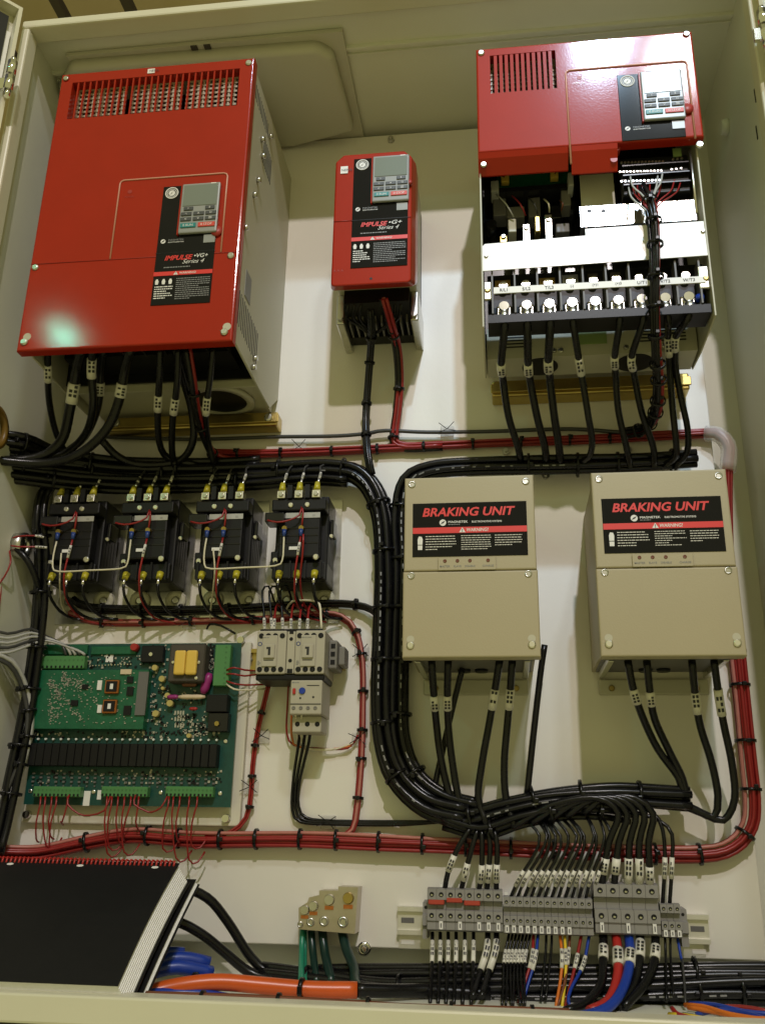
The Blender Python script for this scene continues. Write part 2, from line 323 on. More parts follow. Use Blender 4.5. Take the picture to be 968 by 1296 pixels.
# warehouse roof seen over the cabinet
sr = MB().box(-6, 6, 1.0, 9, 4.6, 4.7).build('warehouse_ceiling', 'bg_brown'); sr['kind'] = 'structure'; sr['label'] = 'brown warehouse roof deck above the cabinet'
rb = []
for i, x in enumerate((-3.4, -2.75, -2.3, -1.9, -1.2)):
    o = MB().box(x, x+.05, 1.02, 8.9, 4.36, 4.42).build('roof_purlin', 'bg_dark'); o['kind'] = 'structure'; o['label'] = 'dark roof purlin above the cabinet'
# ================================================================== DRIVES
def keypad_label(P, x0, z1, y, model, cut=1.0, W=.0896, H=.209):
    X = lambda s: x0+s*W
    Z = lambda t: z1-t*H
    lab = MB().rbox(X(0), X(1), y-.0012, y, Z(cut), Z(0), .0005, 1).build('label_plate', 'label_blk', P); yy = y-.0016
    # emblem
    MB().ring((X(.16), yy, Z(.062)), (0, -1, 0), .0088, .0105, .0003, 28).build('emblem_ring', 'print', lab)
    b = MB()
    for i in range(22):
        a = i*2*math.pi/22; c, s_ = math.cos(a), math.sin(a); b.add([(X(.16)+q*c-e*s_, yy, Z(.062)+q*s_+e*c) for q, e in ((.0062, -.0006), (.0081, -.0006), (.0081, .0006), (.0062, .0006))], [(0, 1, 2, 3)])
    b.disc(X(.16), Z(.062), yy, .0052); b.build('emblem_mark', 'print', lab)
    MB().prism([(X(.16)-.0035, Z(.062)-.003), (X(.16)+.0005, Z(.062)-.0002), (X(.16)-.0008, Z(.062)+.0005), (X(.16)+.0035, Z(.062)+.003), (X(.16)-.0005, Z(.062)+.0004), (X(.16)+.0008, Z(.062)-.0006)], yy-.0003, yy-.0005).build('emblem_bolt', 'print_blk', lab)
    # keypad
    kp = MB().rbox(X(.36), X(1.02), y-.007, y-.0013, Z(.435), Z(.010), .002, 2).build('keypad', 'grey_key', P); ky = y-.007
    MB().box(X(.335), X(.358), y-.0055, y-.0013, Z(.44), Z(.012)).build('keypad_bezel', 'red', kp)
    MB().rbox(X(.40), X(.985), ky-.0008, ky+.0004, Z(.208), Z(.028), .0004, 1).build('display', 'lcd', kp)
    MB().box(X(.86), X(.95), ky-.0004, ky-.0001, Z(.024), Z(.016)).build('keypad_mark', 'print', kp)
    def key(s, t, w_, h_, m, mark):
        k = MB().rbox(X(s)-w_/2, X(s)+w_/2, ky-.0016, ky, Z(t)-h_/2, Z(t)+h_/2, .0005, 1).build('key', m, kp)
        text(mark, X(s), Z(t)-h_*.27, ky-.0019, h_*.5, 'print', k, 'C')
    for s, t, k in ((.51, .232, '1'), (.88, .232, '8'), (.48, .277, '>|'), (.695, .277, 'A'), (.905, .277, 'O'), (.48, .322, '<'), (.695, .322, 'V'), (.905, .322, '=')): key(s, t, .0165 if t > .25 else .0145, .0062, 'key', k)
    key(.53, .375, .024, .0078, 'teal_key', '0 RUN'); key(.845, .375, .026, .0078, 'red_key', '0 STOP')
    # maker's mark under the keypad
    MB().disc(X(.10), Z(.477), yy, .0038).build('logo_disc', 'print', lab)
    MB().add([(X(.10)-.003, yy-.0002, Z(.477)-.0022), (X(.10)+.001, yy-.0002, Z(.477)-.0006), (X(.10)+.003, yy-.0002, Z(.477)+.0024), (X(.10)-.0008, yy-.0002, Z(.477)+.0008)], [(0, 1, 2, 3)]).build('logo_bolt', 'print_blk', lab)
    text('MAGNETEK', X(.19), Z(.476), yy, .0030, 'print_grey', lab, bold=.01, w=.024)
    text('ELECTROMOTIVE', X(.19), Z(.492), yy, .0018, 'print', lab, bold=.01, w=.024)
    MB().box(X(.80), X(.995), y-.0024, y-.0013, Z(.51), Z(.445)).build('grey_tab', 'grey_key', lab)
    if cut < .9: return lab
    MB().box(X(-.01), X(1.01), y-.0014, y-.0011, Z(.577), Z(.573)).build('seam', 'blk', lab)
    text('IMPULSE', X(.16), Z(.640), yy, .0085, 'print_red', lab, shear=.3, bold=.03, w=.043)
    text('\u2022'+model, X(.665), Z(.628), yy, .0068, 'print', lab, shear=.25, bold=.005, w=.021)
    text('Series 4', X(.47), Z(.672), yy, .0070, 'print', lab, shear=.5, bold=-.005, w=.034)
    fine(X(.16), X(.88), Z(.705), Z(.69), 1, yy, 'print_grey', lab)
    bar = MB().box(X(.0), X(1.0), yy-.0002, yy+.0002, Z(.765), Z(.732)).build('warning_bar', 'print_red', lab)
    MB().add([(X(.34), yy-.0005, Z(.762)), (X(.42), yy-.0005, Z(.762)), (X(.38), yy-.0005, Z(.735))], [(0, 1, 2)]).build('warning_triangle', 'print', bar)
    text('!', X(.38), Z(.759), yy-.0008, .0038, 'print_blk', bar, 'C'); text('WARNING!', X(.44), Z(.758), yy-.0006, .0036, 'print', bar, bold=.01)
    for k in range(3):
        b = MB(); xx = X(.07+k*.115); zz = Z(.815)
        b.add([(xx-.002, yy, zz-.004), (xx+.002, yy, zz-.004), (xx+.0028, yy, zz+.001), (xx+.0012, yy, zz+.005), (xx-.0012, yy, zz+.005), (xx-.0028, yy, zz+.001)], [(0, 1, 2, 3, 4, 5)]); b.build('hazard_icon', 'print', lab)
    fine(X(.04), X(.35), Z(.955), Z(.845), 6, yy, 'print', lab, .42); fine(X(.40), X(.97), Z(.965), Z(.785), 11, yy, 'print_grey', lab, .4)
    return lab
def bead_line(P, x0, x1, zt, zl, zr, y, r=.0014, m='bead'):
    c = .006
    pts = [(x0, y, zl), (x0, y, zt-c), (x0+c*.3, y, zt-c*.3), (x0+c, y, zt), (x1-c, y, zt), (x1-c*.3, y, zt-c*.3), (x1, y, zt-c), (x1, y, zr)]
    return MB().tube(pts, r, 6).build('pressed_bead', m, P)
# ---- large closed drive
d1 = thing('motor_drive', 'large closed red motor drive with three fan grilles and beige sides', 'motor drive', (-.38, 0, .593))
x0, x1, z0, z1 = -.542, -.217, .593, 1.1066
cov = plate_hole(MB(), x0, x1, z0, z1, -.285, -.268, (-.521, -.240, 1.013, 1.087), .003).build('front_cover', 'red', d1)
n = 27; pit = .281/n
for i in range(n+1):
    xx = -.521+i*pit
    if 0 < i < n: MB().box(xx-.0013, xx+.0013, -.2845, -.2805, 1.0131, 1.0869).build('grille_bar', 'red', cov)
MB().box(x0+.008, x1-.008, -.232, -.23, 1.0, 1.098).build('grille_back', 'blk', d1)
for g in range(3):
    gx = -.519+g*.0935; gp = MB()
    for i in range(10): gp.box(gx+i*.0085+.001, gx+i*.0085+.0040, -.2665, -.2645, 1.012, 1.090)
    for j in range(9): gp.box(gx, gx+.0845, -.2678, -.2666, 1.0135+j*.0088, 1.0172+j*.0088)
    gp.build('fan_guard', 'guard', d1)
bead_line(cov, -.4155, -.2445, .884, .742, .742, -.2855)
MB().tube([(x0+.002, -.2853, .741), (x1-.002, -.2853, .741)], .0007, 5).build('cover_seam', 'red_dull', cov)
MB().disc(-.398, .862, -.2856, .0035).build('indicator', 'red_dull', cov); text('POWER', -.405, .851, -.2857, .003, 'red_dull', cov)
text('NEMA', -.3905, 1.0945, -.2863, .004, 'print_blk', MB().box(-.394, -.382, -.286, -.2852, 1.092, 1.101).build('small_badge', 'print', cov))
for (x, z) in ((-.533, 1.096), (-.226, 1.096), (-.533, .735), (-.229, .735)): MB().screw(x, z, -.285, .0052, .003).build('cover_screw', 'zinc', cov)
for (x, z) in ((-.531, .607), (-.229, .607)):
    MB().screw(x, z, -.285, .0055, .004).build('cover_screw', 'zinc', cov); MB().disc(x+.003, z+.009, -.2853, .0062).build('keyhole', 'drive_beige', cov)
MB().ring((-.2535, -.285, .778), (0, -1, 0), 0, .0085, .004, 16).build('keypad_latch', 'red_dull', cov)
keypad_label(d1, -.344, .866, -.285, 'VG+')
sideR = MB().prism([(-.268, .605), (-.268, 1.10), (-.001, 1.10), (-.001, .640), (-.05, .600), (-.125, .600)], x1-.006, x1-.003, 'x').build('side_panel', 'drive_beige', d1)
MB().prism([(-.268, .605), (-.268, 1.10), (-.001, 1.10), (-.001, .640), (-.05, .600), (-.125, .600)], x0+.003, x0+.006, 'x').build('side_panel', 'drive_beige', d1)
MB().box(x0+.006, x1-.006, -.268, -.001, 1.095, 1.10).build('top_panel', 'drive_beige', d1)
xs_ = x1-.003
for yA, yB, zA, zB, hh, k in ((-.255, -.175, 1.066, 1.060, .026, 11), (-.190, -.142, 1.005, 1.0, .050, 8), (-.258, -.150, .665, .655, .055, 13)):
    for i in range(k):
        t = i/(k-1); yy = yA+(yB-yA)*t; zz = zA+(zB-zA)*t; MB().box(xs_-.001, xs_+.0006, yy-.0009, yy+.0009, zz-hh/2, zz+hh/2).build('side_slot', 'blk', sideR)
for (yy, zz) in ((-.165, 1.055), (-.21, 1.01), (-.20, .985), (-.215, .925), (-.23, .885), (-.262, .80), (-.165, .63), (-.17, .612)): MB().cyl((xs_, yy, zz), (xs_+.007, yy, zz), .0045, .0045, 10).build('side_screw', 'zinc', sideR)
MB().box(xs_, xs_+.0008, -.235, -.205, .70, .745).build('rating_plate', 'print_grey', sideR)
MB().box(x0+.007, x1-.007, -.140, -.135, .61, 1.09).build('inner_plate', 'blk', d1)
MB().box(x0+.012, x1-.012, -.134, -.002, .612, 1.08).build('heat_sink_box', 'drive_beige', d1)
fb = MB().box(x0+.03, x1-.03, -.20, -.141, .625, .655).build('terminal_bar', 'blk', d1)
for i in range(8):
    xx = x0+.05+i*.033; MB().cyl((xx, -.2002, .64), (xx, -.212, .64), .007, .006, 8).build('terminal_bolt', 'brass', fb); MB().box(xx+.013, xx+.016, -.215, -.2003, .622, .66).build('terminal_divider', 'blk_gloss', fb)
MB().box(x0+.02, x1-.02, -.262, -.258, .64, .70).build('inner_shield', 'blk', d1)
MB().box(x0+.004, x1-.004, -.130, -.125, .600, .611).build('bottom_crossbar', 'drive_beige', d1)
MB().ring((-.30, -.066, .611), (0, 0, -1), .044, .056, .006, 30).build('fan_ring', 'drive_beige', d1); MB().cyl((-.30, -.066, .6115), (-.30, -.066, .609), .044, .044, 24).build('fan_hub', 'blk', d1)
rl = MB().rbox(-.510, -.210, -.034, -.001, .576, .601, .003).build('mounting_foot', 'brass', d1)
MB().rbox(-.512, -.208, -.037, -.0345, .581, .596, .001).build('foot_rib', 'brass', rl)
for x in (-.225, -.49): MB().screw(x, .589, -.037, .007, .004).build('foot_bolt', 'zinc', rl)
# ---- small drive
d2 = thing('motor_drive', 'small narrow red motor drive mounted between the two large ones', 'motor drive', (-.036, 0, .70))
def chamf(xa, xb, za, zb, c): return [(xa, za+c*.3), (xa+c*.3, za), (xb-c*.3, za), (xb, za+c*.3), (xb, zb-c), (xb-c, zb), (xa+c, zb), (xa, zb-c)]
tb = bmesh.new(); A = [tb.verts.new((x, -.180, z)) for x, z in chamf(-.099, .026, .742, .992, .013)]; B = [tb.verts.new((x, -.155, z)) for x, z in chamf(-.104, .031, .750, .998, .013)]; C = [tb.verts.new((x, -.118, z)) for x, z in chamf(-.104, .031, .776, .998, .013)]
tb.faces.new(A); tb.faces.new(C)
for p_, q_ in ((A, B), (B, C)):
    for i in range(8): tb.faces.new((p_[i], p_[(i+1) % 8], q_[(i+1) % 8], q_[i]))
bmesh.ops.recalc_face_normals(tb, faces=tb.faces); bmesh.ops.bevel(tb, geom=tb.edges[:], offset=.0025, segments=2, profile=.5, affect='EDGES'); tb.verts.index_update()
sc = MB().add([v.co[:] for v in tb.verts], [[v.index for v in f.verts] for f in tb.faces]).build('front_cover', 'red', d2); tb.free()
MB().rbox(-.101, .028, -.117, -.03, .777, .995, .003).build('body', 'drive_beige', d2); MB().box(-.090, .017, -.112, -.032, .752, .7768).build('terminal_cavity', 'blk', d2)
hs = MB().box(-.100, .027, -.0295, -.004, .736, .99).build('heat_sink', 'blk', d2)
for i in range(12): MB().box(-.098+i*.0106, -.0955+i*.0106, -.072, -.030, .736, .7515).build('fin', 'iec_d', hs)
for x in (-.104, .018): MB().rbox(x, x+.013, -.100, -.0005, .722, .7765, .002).build('mounting_foot', 'zinc', d2)
for x in (-.097, .024): MB().cyl((x, -.1005, .732), (x, -.106, .732), .005, .005, 8).build('foot_bolt', 'zinc', d2)
keypad_label(d2, -.0689, .9813, -.180, 'G+')
text('NEMA', -.0885, .958, -.1818, .0045, 'print_blk', MB().box(-.0905, -.0785, -.1815, -.1802, .954, .968).build('small_badge', 'print', sc))
MB().tube([(-.099, -.1805, .862), (-.0692, -.1805, .862)], .0007, 5).build('cover_seam', 'red_dull', sc); MB().tube([(.0208, -.1805, .862), (.0258, -.1805, .862)], .0007, 5).build('cover_seam', 'red_dull', sc)
MB().disc(-.036, .752, -.1803, .0022).build('cover_screw_hole', 'blk', sc)
MB().ring((.0235, -.180, .925), (0, -1, 0), 0, .004, .006, 12).build('keypad_latch', 'red_dull', sc)
for i in range(3): text('A', -.096+i*.006, .768, -.1804, .004, 'red_dull', sc)
# ---- large open drive
d3 = thing('motor_drive', 'large red motor drive with its lower cover off showing terminals and white shield', 'motor drive', (.30, 0, .61))
x0, x1 = .135, .4575
cov = plate_hole(MB(), x0, x1, .888, 1.084, -.285, -.268, (.156, .255, .996, 1.069), .003).build('front_cover', 'red', d3)
for i in range(1, 12): MB().box(.156+i*.00825-.0024, .156+i*.00825+.0024, -.2845, -.274, .9961, 1.0689).build('grille_bar', 'red', cov)
gp = MB()
for i in range(12): gp.box(.157+i*.0085, .159+i*.0085, -.262, -.260, .995, 1.07)
for j in range(9): gp.box(.155, .256, -.2635, -.2622, .997+j*.0088, 1.0+j*.0088)
gp.build('fan_guard', 'guard', d3)
MB().box(.145, .27, -.225, -.223, .98, 1.078).build('grille_back', 'blk', d3)
MB().prism([(-.285, .8878), (-.268, .8878), (-.262, .862), (-.2645, .862), (-.281, .880)], x0, .266, 'x').build('cover_flap', 'red', cov)
MB().prism([(-.285, .8878), (-.268, .8878), (-.264, .853), (-.2665, .853), (-.283, .880)], .2705, .336, 'x').build('cover_flap', 'red', cov)
bead_line(cov, .2685, .445, 1.027, .856, .885, -.2857, .0016)
MB().disc(.288, 1.012, -.2854, .0035).build('indicator', 'red_dull', cov); text('POWER', .279, 1.0, -.2855, .0035, 'bead', cov)
for (x, z) in ((.143, 1.075), (.449, 1.077)): MB().screw(x, z, -.285, .005, .003).build('cover_screw', 'zinc', cov)
MB().screw(.143, .872, -.277, .005, .003).build('cover_screw', 'zinc', cov); MB().screw(.452, .880, -.276, .006, .004).build('cover_screw', 'zinc', d3)
MB().ring((.4385, -.285, .937), (0, -1, 0), 0, .0085, .004, 16).build('keypad_latch', 'red_dull', cov)
keypad_label(d3, .343, 1.010, -.285, 'VG+', cut=.578)
for x in (.1365, .449): MB().prism([(-.267, .606), (-.267, 1.08), (-.002, 1.08), (-.002, .67), (-.10, .66), (-.10, .612), (-.16, .606)], x, x+.002, 'x').build('side_panel', 'drive_beige', d3)
MB().box(.139, .4485, -.145, -.14, .6645, 1.07).build('inner_plate', 'blk_gloss', d3)
MB().box(.141, .447, -.139, -.002, .665, 1.075).build('heat_sink_box', 'drive_beige', d3)
MB().box(.139, .4485, -.262, -.146, 1.06, 1.075).build('top_panel', 'drive_beige', d3)
a, b = at(628, 206, .2), at(722, 238, .2); gb = MB().box(a.x, b.x, -.2, -.198, b.z, a.z+.01).build('gate_board', 'pcb2', d3)
for (u, v) in ((639, 229), (701, 224)): p = at(u, v, .205); MB().rbox(p.x-.006, p.x+.006, -.212, -.2005, p.z-.006, p.z+.006, .001).build('board_plug', 'ylw', gb)
for pts in (((610, 210, .23), (625, 214, .23), (640, 222, .215)), ((612, 212, .23), (628, 219, .225), (638, 224, .215)), ((716, 205, .23), (706, 210, .225), (702, 220, .215))): MB().tube(spline([at(*p) for p in pts]), .0012, 5).build('plug_lead', 'brown_w', gb)
a, b = at(636, 243, .2), at(735, 237, .2); MB().box(.142, .28, -.215, -.15, a.z-.012, a.z-.004).build('inner_shelf', 'blk_gloss', d3)
for (u, v, hh, m) in ((666, 300, .040, 'tin'), (694, 292, .052, 'tin'), (637, 305, .012, 'brass')):
    p = at(u, v, .2); bb = MB().rbox(p.x-.0055, p.x+.0055, -.205, -.2, p.z-hh/2, p.z+hh/2, .001).build('bus_bar', m, d3); MB().screw(p.x, p.z+hh*.3, -.205, .004, .003).build('bus_screw', 'zinc', bb)
for (u, v) in ((705, 255), (722, 270), (622, 293)): p = at(u, v, .17); MB().cyl((p.x, -.146, p.z), (p.x, -.19, p.z), .008, .008, 12).build('capacitor', 'blk_gloss', d3)
a, b = at(733, 222, .225), at(779, 266, .225); MB().box(a.x, b.x, -.225, -.2235, b.z, a.z).build('board_bracket', 'drive_beige', d3)
a, b = at(733, 259, .24), at(883, 275, .24); br = MB().box(a.x, .446, -.240, -.238, b.z-.002, a.z-.004).box(a.x, .446, -.2399, -.20, b.z-.004, b.z-.0021).build('bracket_rail', 'tin', d3)
for (u, v) in ((745, 267), (763, 267)): p = at(u, v, .24); MB().disc(p.x, p.z, -.2405, .0035).build('rail_hole', 'blk', br)
a, b = at(783, 184, .25), at(869, 242, .25); cb = MB().rbox(a.x, .440, -.25, -.20, b.z, .8875, .002).build('control_terminal_board', 'blk', d3)
for v, u0, u1, k in ((207, 786, 838, 13), (219, 784, 836, 13), (231, 786, 834, 11), (203, 851, 862, 3), (216, 849, 861, 3), (182, 849, 862, 4)):
    for i in range(k):
        p = at(u0+(u1-u0)*i/(k-1), v-(i/(k-1))*1.5, .25); MB().cyl((p.x, -.2501, p.z), (p.x, -.253, p.z), .0018, .0016, 8).build('terminal_screw', 'tin', cb)
for k in range(3): p = at(812, 213+12*k, .25); MB().box(a.x+.001, .439, -.258, -.2503, p.z-.0005, p.z+.0012).build('terminal_ridge', 'blk_gloss', cb)
p = at(856, 194, .25); MB().box(p.x-.006, p.x+.006, -.2525, -.2503, p.z-.007, p.z+.007).build('terminal_block_end', 'green_lab', cb)
for u in (776, 780): p = at(u, 205 if u == 776 else 190, .27); MB().cyl((p.x, -.262, p.z), (p.x, -.276, p.z), .005, .005, 12).build('standoff', 'red_dull', d3)
MB().tube([(.4415, -.262, .885), (.4415, -.262, .775)], .002, 6).build('guide_rod', 'tin', d3)
for (u, v, w2, h2, d_, m_) in ((632, 262, .010, .016, .20, 'term_d'), (652, 268, .014, .010, .19, 'iec_d'), (676, 262, .009, .018, .20, 'term_d'), (700, 268, .012, .012, .19, 'blk_gloss'), (716, 250, .007, .014, .21, 'iec_d'), (648, 285, .006, .012, .21, 'drive_beige'), (712, 288, .010, .008, .21, 'term_d'), (680, 283, .004, .014, .22, 'brass'), (626, 235, .006, .010, .22, 'sheath'), (722, 226, .004, .012, .23, 'sheath')):
    p = at(u, v, d_); MB().rbox(p.x-w2, p.x+w2, -d_, -d_+.03, p.z-h2, p.z+h2, .0015).build('inner_module', m_, d3)
for k in range(5): MB().tube(spline([at(628+k*20, 246+k*2, .215), at(640+k*18, 258, .225), at(650+k*15, 275-k*2, .215)]), .0013, 5).build('inner_lead', ('sheath', 'red_w', 'cable_grey', 'white_w', 'brown_w')[k], d3)
# white insulating sheet, leaning back a little
sh = MB(); pl = [(.138, .697), (.451, .702), (.4515, .7595), (.285, .7585), (.285, .747), (.142, .743), (.138, .739)]
lean = lambda z: -.266+(z-.70)*.03
sh.add([(x, lean(z), z) for x, z in pl]+[(x, lean(z)+.0015, z) for x, z in pl], [tuple(range(7)), tuple(range(7, 14))]+[(i, (i+1) % 7, 7+(i+1) % 7, 7+i) for i in range(7)])
shield = sh.build('insulating_sheet', 'sheet_white', d3)
for (x, z) in ((.1435, .722), (.446, .742)): MB().screw(x, z, lean(z), .003, .003).build('sheet_screw', 'zinc', shield)
# power terminals
tbk = MB().box(.144, .447, -.237, -.218, .617, .707).build('terminal_block', 'blk', d3)
MB().box(.144, .447, -.259, -.2375, .6160, .6290).build('terminal_lip', 'blk', tbk)
TX = [.167+i*.0317 for i in range(9)]
for i in range(10):
    x = .167+(i-.5)*.0317; MB().box(x-.0012, x+.0012, -.261, -.2373, .6300, .7000).build('terminal_divider', 'term_d', tbk)
ls = MB().box(.153, .443, -.2635, -.2615, .6605, .6705).build('label_strip', 'white', tbk)
for x, s in zip(TX, ('R/L1', 'S/L2', 'T/L3', '(-)', '(+)1', '(+)3', 'U/T1', 'V/T2', 'W/T3')): text(s, x, .6630, -.2640, .0048, 'print_blk', ls, 'C', bold=.008)
for i, x in enumerate(TX):
    MB().cyl((x, -.2375, .6840), (x, -.248, .6840), .0065, .006, 12).build('terminal_bolt', 'tin', tbk)
    if i in (0, 2): MB().box(x-.012, x+.010, -.241, -.2376, .6760, .6960).build('link_plate', 'gold', tbk)
    elif i == 3: MB().box(x-.011, x+.011, -.241, -.2376, .6860, .6990).build('link_plate', 'tin', tbk)
    elif i in (4, 5): MB().box(x-.007, x+.007, -.241, -.2376, .6780, .6990).build('link_plate', 'lam', tbk)
    lug = MB().rbox(x-.0105, x+.0105, -.2450, -.2376, .6330, .6520, .002).build('cable_lug', 'tin', tbk)
    MB().cyl((x, -.2453, .6455), (x, -.255, .6455), .0078, .0070, 14).build('lug_bolt', 'chrome', lug); MB().cyl((x, -.252, .6360), (x, -.250, .6230), .0068, .0066, 12).build('lug_barrel', 'tin', lug)
MB().rbox(.1392, .1500, -.262, -.256, .652, .682, .002).build('end_bracket', 'tin', d3); MB().rbox(.434, .4485, -.262, -.256, .652, .688, .002).build('end_bracket', 'tin', d3)
for x in (.1445, .4435): MB().screw(x, .667, -.262, .0038, .003).build('bracket_screw', 'brass', d3)
MB().cyl((.436, -.25, .648), (.436, -.25, .640), .006, .006, 12).build('ground_stud', 'blue_w', d3)
vh = MB().box(.141, .447, -.160, -.101, .612, .6640).build('vent_housing', 'drive_beige', d3)
for k in range(4):
    for (xa, xb) in ((.162, .208), (.365, .432)): MB().box(xa, xb, -.1608, -.1601, .630+k*.0055, .6319+k*.0055).build('housing_slot', 'blk', vh)
MB().box(.277, .318, -.1612, -.1601, .630, .652).build('serial_label', 'green_lab', vh)
for x in (.25, .345, .24, .40): MB().screw(x, .622, -.16, .004, .003).build('housing_screw', 'zinc', vh)
for x in (.22, .36): MB().cyl((x, -.131, .6119), (x, -.131, .6105), .027, .027, 24).build('fan_opening', 'blk', vh)
rl = MB().rbox(.146, .458, -.036, -.001, .611, .640, .003).build('mounting_foot', 'brass', d3); MB().rbox(.144, .460, -.0395, -.0365, .617, .632, .001).build('foot_rib', 'brass', rl)
MB().cyl((.4515, -.19, .637), (.459, -.19, .637), .006, .005, 10).build('side_bolt', 'blk', d3)
# ================================================================== BRAKING UNITS
def braking(dx, label):
    g = thing('braking_unit', label, 'braking unit', (.111+dx, 0, .134), 'beige braking units side by side')
    x0, x1, z0, z1, y = .0213+dx, .2013+dx, .1565, .4128, -.19; zs = .2751
    up = plate_hole(MB(), x0, x1, zs+.0005, z1, y, y+.02, None, .0025).build('upper_cover', 'bu_beige', g)
    lo = plate_hole(MB(), x0-.001, x1+.001, z0, zs-.0005, y-.001, y+.02, None, .0025).build('lower_cover', 'bu_beige', g)
    MB().box(x0+.004, x1-.004, y+.0202, -.001, z0+.012, z1-.004).build('body', 'bu_beige', g)
    for (x, z) in ((x0+.0105, z1-.010), (x1-.0105, z1-.010)):
        MB().ring((x, y, z), (0, -1, 0), .0032, .0050, .0012, 16).disc(x, z, y-.0004, .0034).build('cover_screw', 'zinc', up)
    for (x, z) in ((x0+.0105, zs-.006), (x1-.0115, zs-.006)):
        MB().ring((x, y-.001, z), (0, -1, 0), .0032, .0048, .0012, 16).disc(x, z, y-.0014, .0034).build('cover_screw', 'zinc', lo)
    for x in (x0+.010, x1-.010):
        MB().disc(x, z0+.0245, y-.0012, .0052).build('keyhole', 'drive_beige', lo); MB().screw(x, z0+.0165, y-.0012, .0052, .003).build('cover_screw', 'tin', lo)
    lx0, lx1, lz0, lz1 = x0+.0118, x0+.1690, .2955, .3735; ly = y-.0006
    lab = MB().box(lx0, lx1, ly, y-.0001, lz0, lz1).build('warning_label', 'label_blk', up); ty = ly-.0004
    text('BRAKING UNIT', (lx0+lx1)/2-.001, .3535, ty, .0130, 'print_red', lab, 'C', shear=.22, bold=.028, w=.128)
    MB().disc(lx0+.042, .3445, ty, .0047).build('logo_disc', 'print', lab)
    MB().add([(lx0+.042-.0035, ty-.0002, .3420), (lx0+.042+.001, ty-.0002, .3438), (lx0+.042+.0036, ty-.0002, .3472), (lx0+.042-.001, ty-.0002, .3453)], [(0, 1, 2, 3)]).build('logo_bolt', 'print_blk', lab)
    text('MAGNETEK', lx0+.0495, .3437, ty, .0032, 'print', lab, bold=.015, w=.027); fine(lx0+.0495, lx0+.0765, .3405, .3425, 1, ty, 'print_grey', lab)
    text('ELECTROMOTIVE SYSTEMS', lx0+.082, .3437, ty, .0026, 'print', lab, bold=.015, w=.041)
    bar = MB().box(lx0+.0003, lx1-.0003, ty-.0002, ty+.0002, .3290, .3375).build('warning_bar', 'print_red', lab)
    MB().add([(lx0+.0645, ty-.0005, .3297), (lx0+.073, ty-.0005, .3297), (lx0+.0688, ty-.0005, .3370)], [(0, 1, 2)]).build('warning_triangle', 'print', bar)
    text('!', lx0+.0688, .3304, ty-.0008, .0045, 'print_blk', bar, 'C', bold=.03); text('WARNING!', lx0+.0745, .3306, ty-.0006, .0050, 'print', bar, bold=.012, shear=.15, w=.030)
    b = MB(); hx = lx0+.0105
    b.add([(hx-.0032, ty, .3130), (hx+.0032, ty, .3130), (hx+.0036, ty, .3205), (hx+.0022, ty, .3245), (hx-.0018, ty, .3250), (hx-.0034, ty, .3205)], [(0, 1, 2, 3, 4, 5)]); b.add([(hx-.003, ty, .3055), (hx+.003, ty, .3055), (hx+.0032, ty, .3120), (hx-.0032, ty, .3120)], [(0, 1, 2, 3)]); b.build('hazard_icon', 'print', lab)
    fine(lx0+.018, lx0+.060, .304, .3265, 6, ty, 'sleeve', lab, .27); fine(lx0+.067, lx0+.108, .304, .3265, 7, ty, 'sleeve', lab, .27); fine(lx0+.113, lx0+.150, .309, .3265, 5, ty, 'sleeve', lab, .27)
    ind = MB().rbox(x0+.0470, x0+.1255, y-.0026, y-.0012, .2755, .2935, .001, 1).build('indicator_strip', 'bu_beige', up)
    for xx, s in ((.0565, 'MASTER'), (.0735, 'SLAVE'), (.0905, 'DISABLE'), (.1150, 'CHARGE')):
        MB().ring((x0+xx, y-.0026, .2885), (0, -1, 0), .0014, .0025, .0006, 12).disc(x0+xx, .2885, y-.0029, .0015).build('indicator', 'brown_w', ind); text(s, x0+xx, .2795, y-.0029, .0028, 'print_grey', ind, 'C', bold=.01)
    MB().box(x0+.006, x1-.006, -.165, -.160, z0+.001, z0+.0119).build('gland_bar', 'blk', g)
    MB().box(x0+.008, x1-.008, -.155, -.02, z0+.0085, z0+.0118).build('inner_tray', 'term_d', g)
    for k in range(2): MB().cyl((x0+.075+k*.025, -.045, z0+.0084), (x0+.075+k*.025, -.045, z0+.0045), .010, .009, 14).build('grommet', 'blk', g)
    ft = MB().rbox(x0+.012, x1-.012, -.010, -.0006, .134, .1565, .002).build('mounting_foot', 'drive_beige', g)
    for x in (x0+.030, x1-.030): MB().screw(x, .143, -.010, .0045, .004).build('foot_bolt', 'brass', ft)
    for x in (x0+.012, x1-.020): MB().rbox(x, x+.008, -.150, -.012, .1570, .1675, .001).build('bottom_flange', 'zinc', g)
    for z in (.35, .31, .26): MB().cyl((x1-.004, -.10, z), (x1+.001, -.10, z), .004, .004, 8).build('side_screw', 'zinc', g)
    return g
braking(0, 'beige braking unit next to the thick vertical black cable trunk'); braking(.2585, 'beige braking unit beside the cabinet wall and red wire bundle')
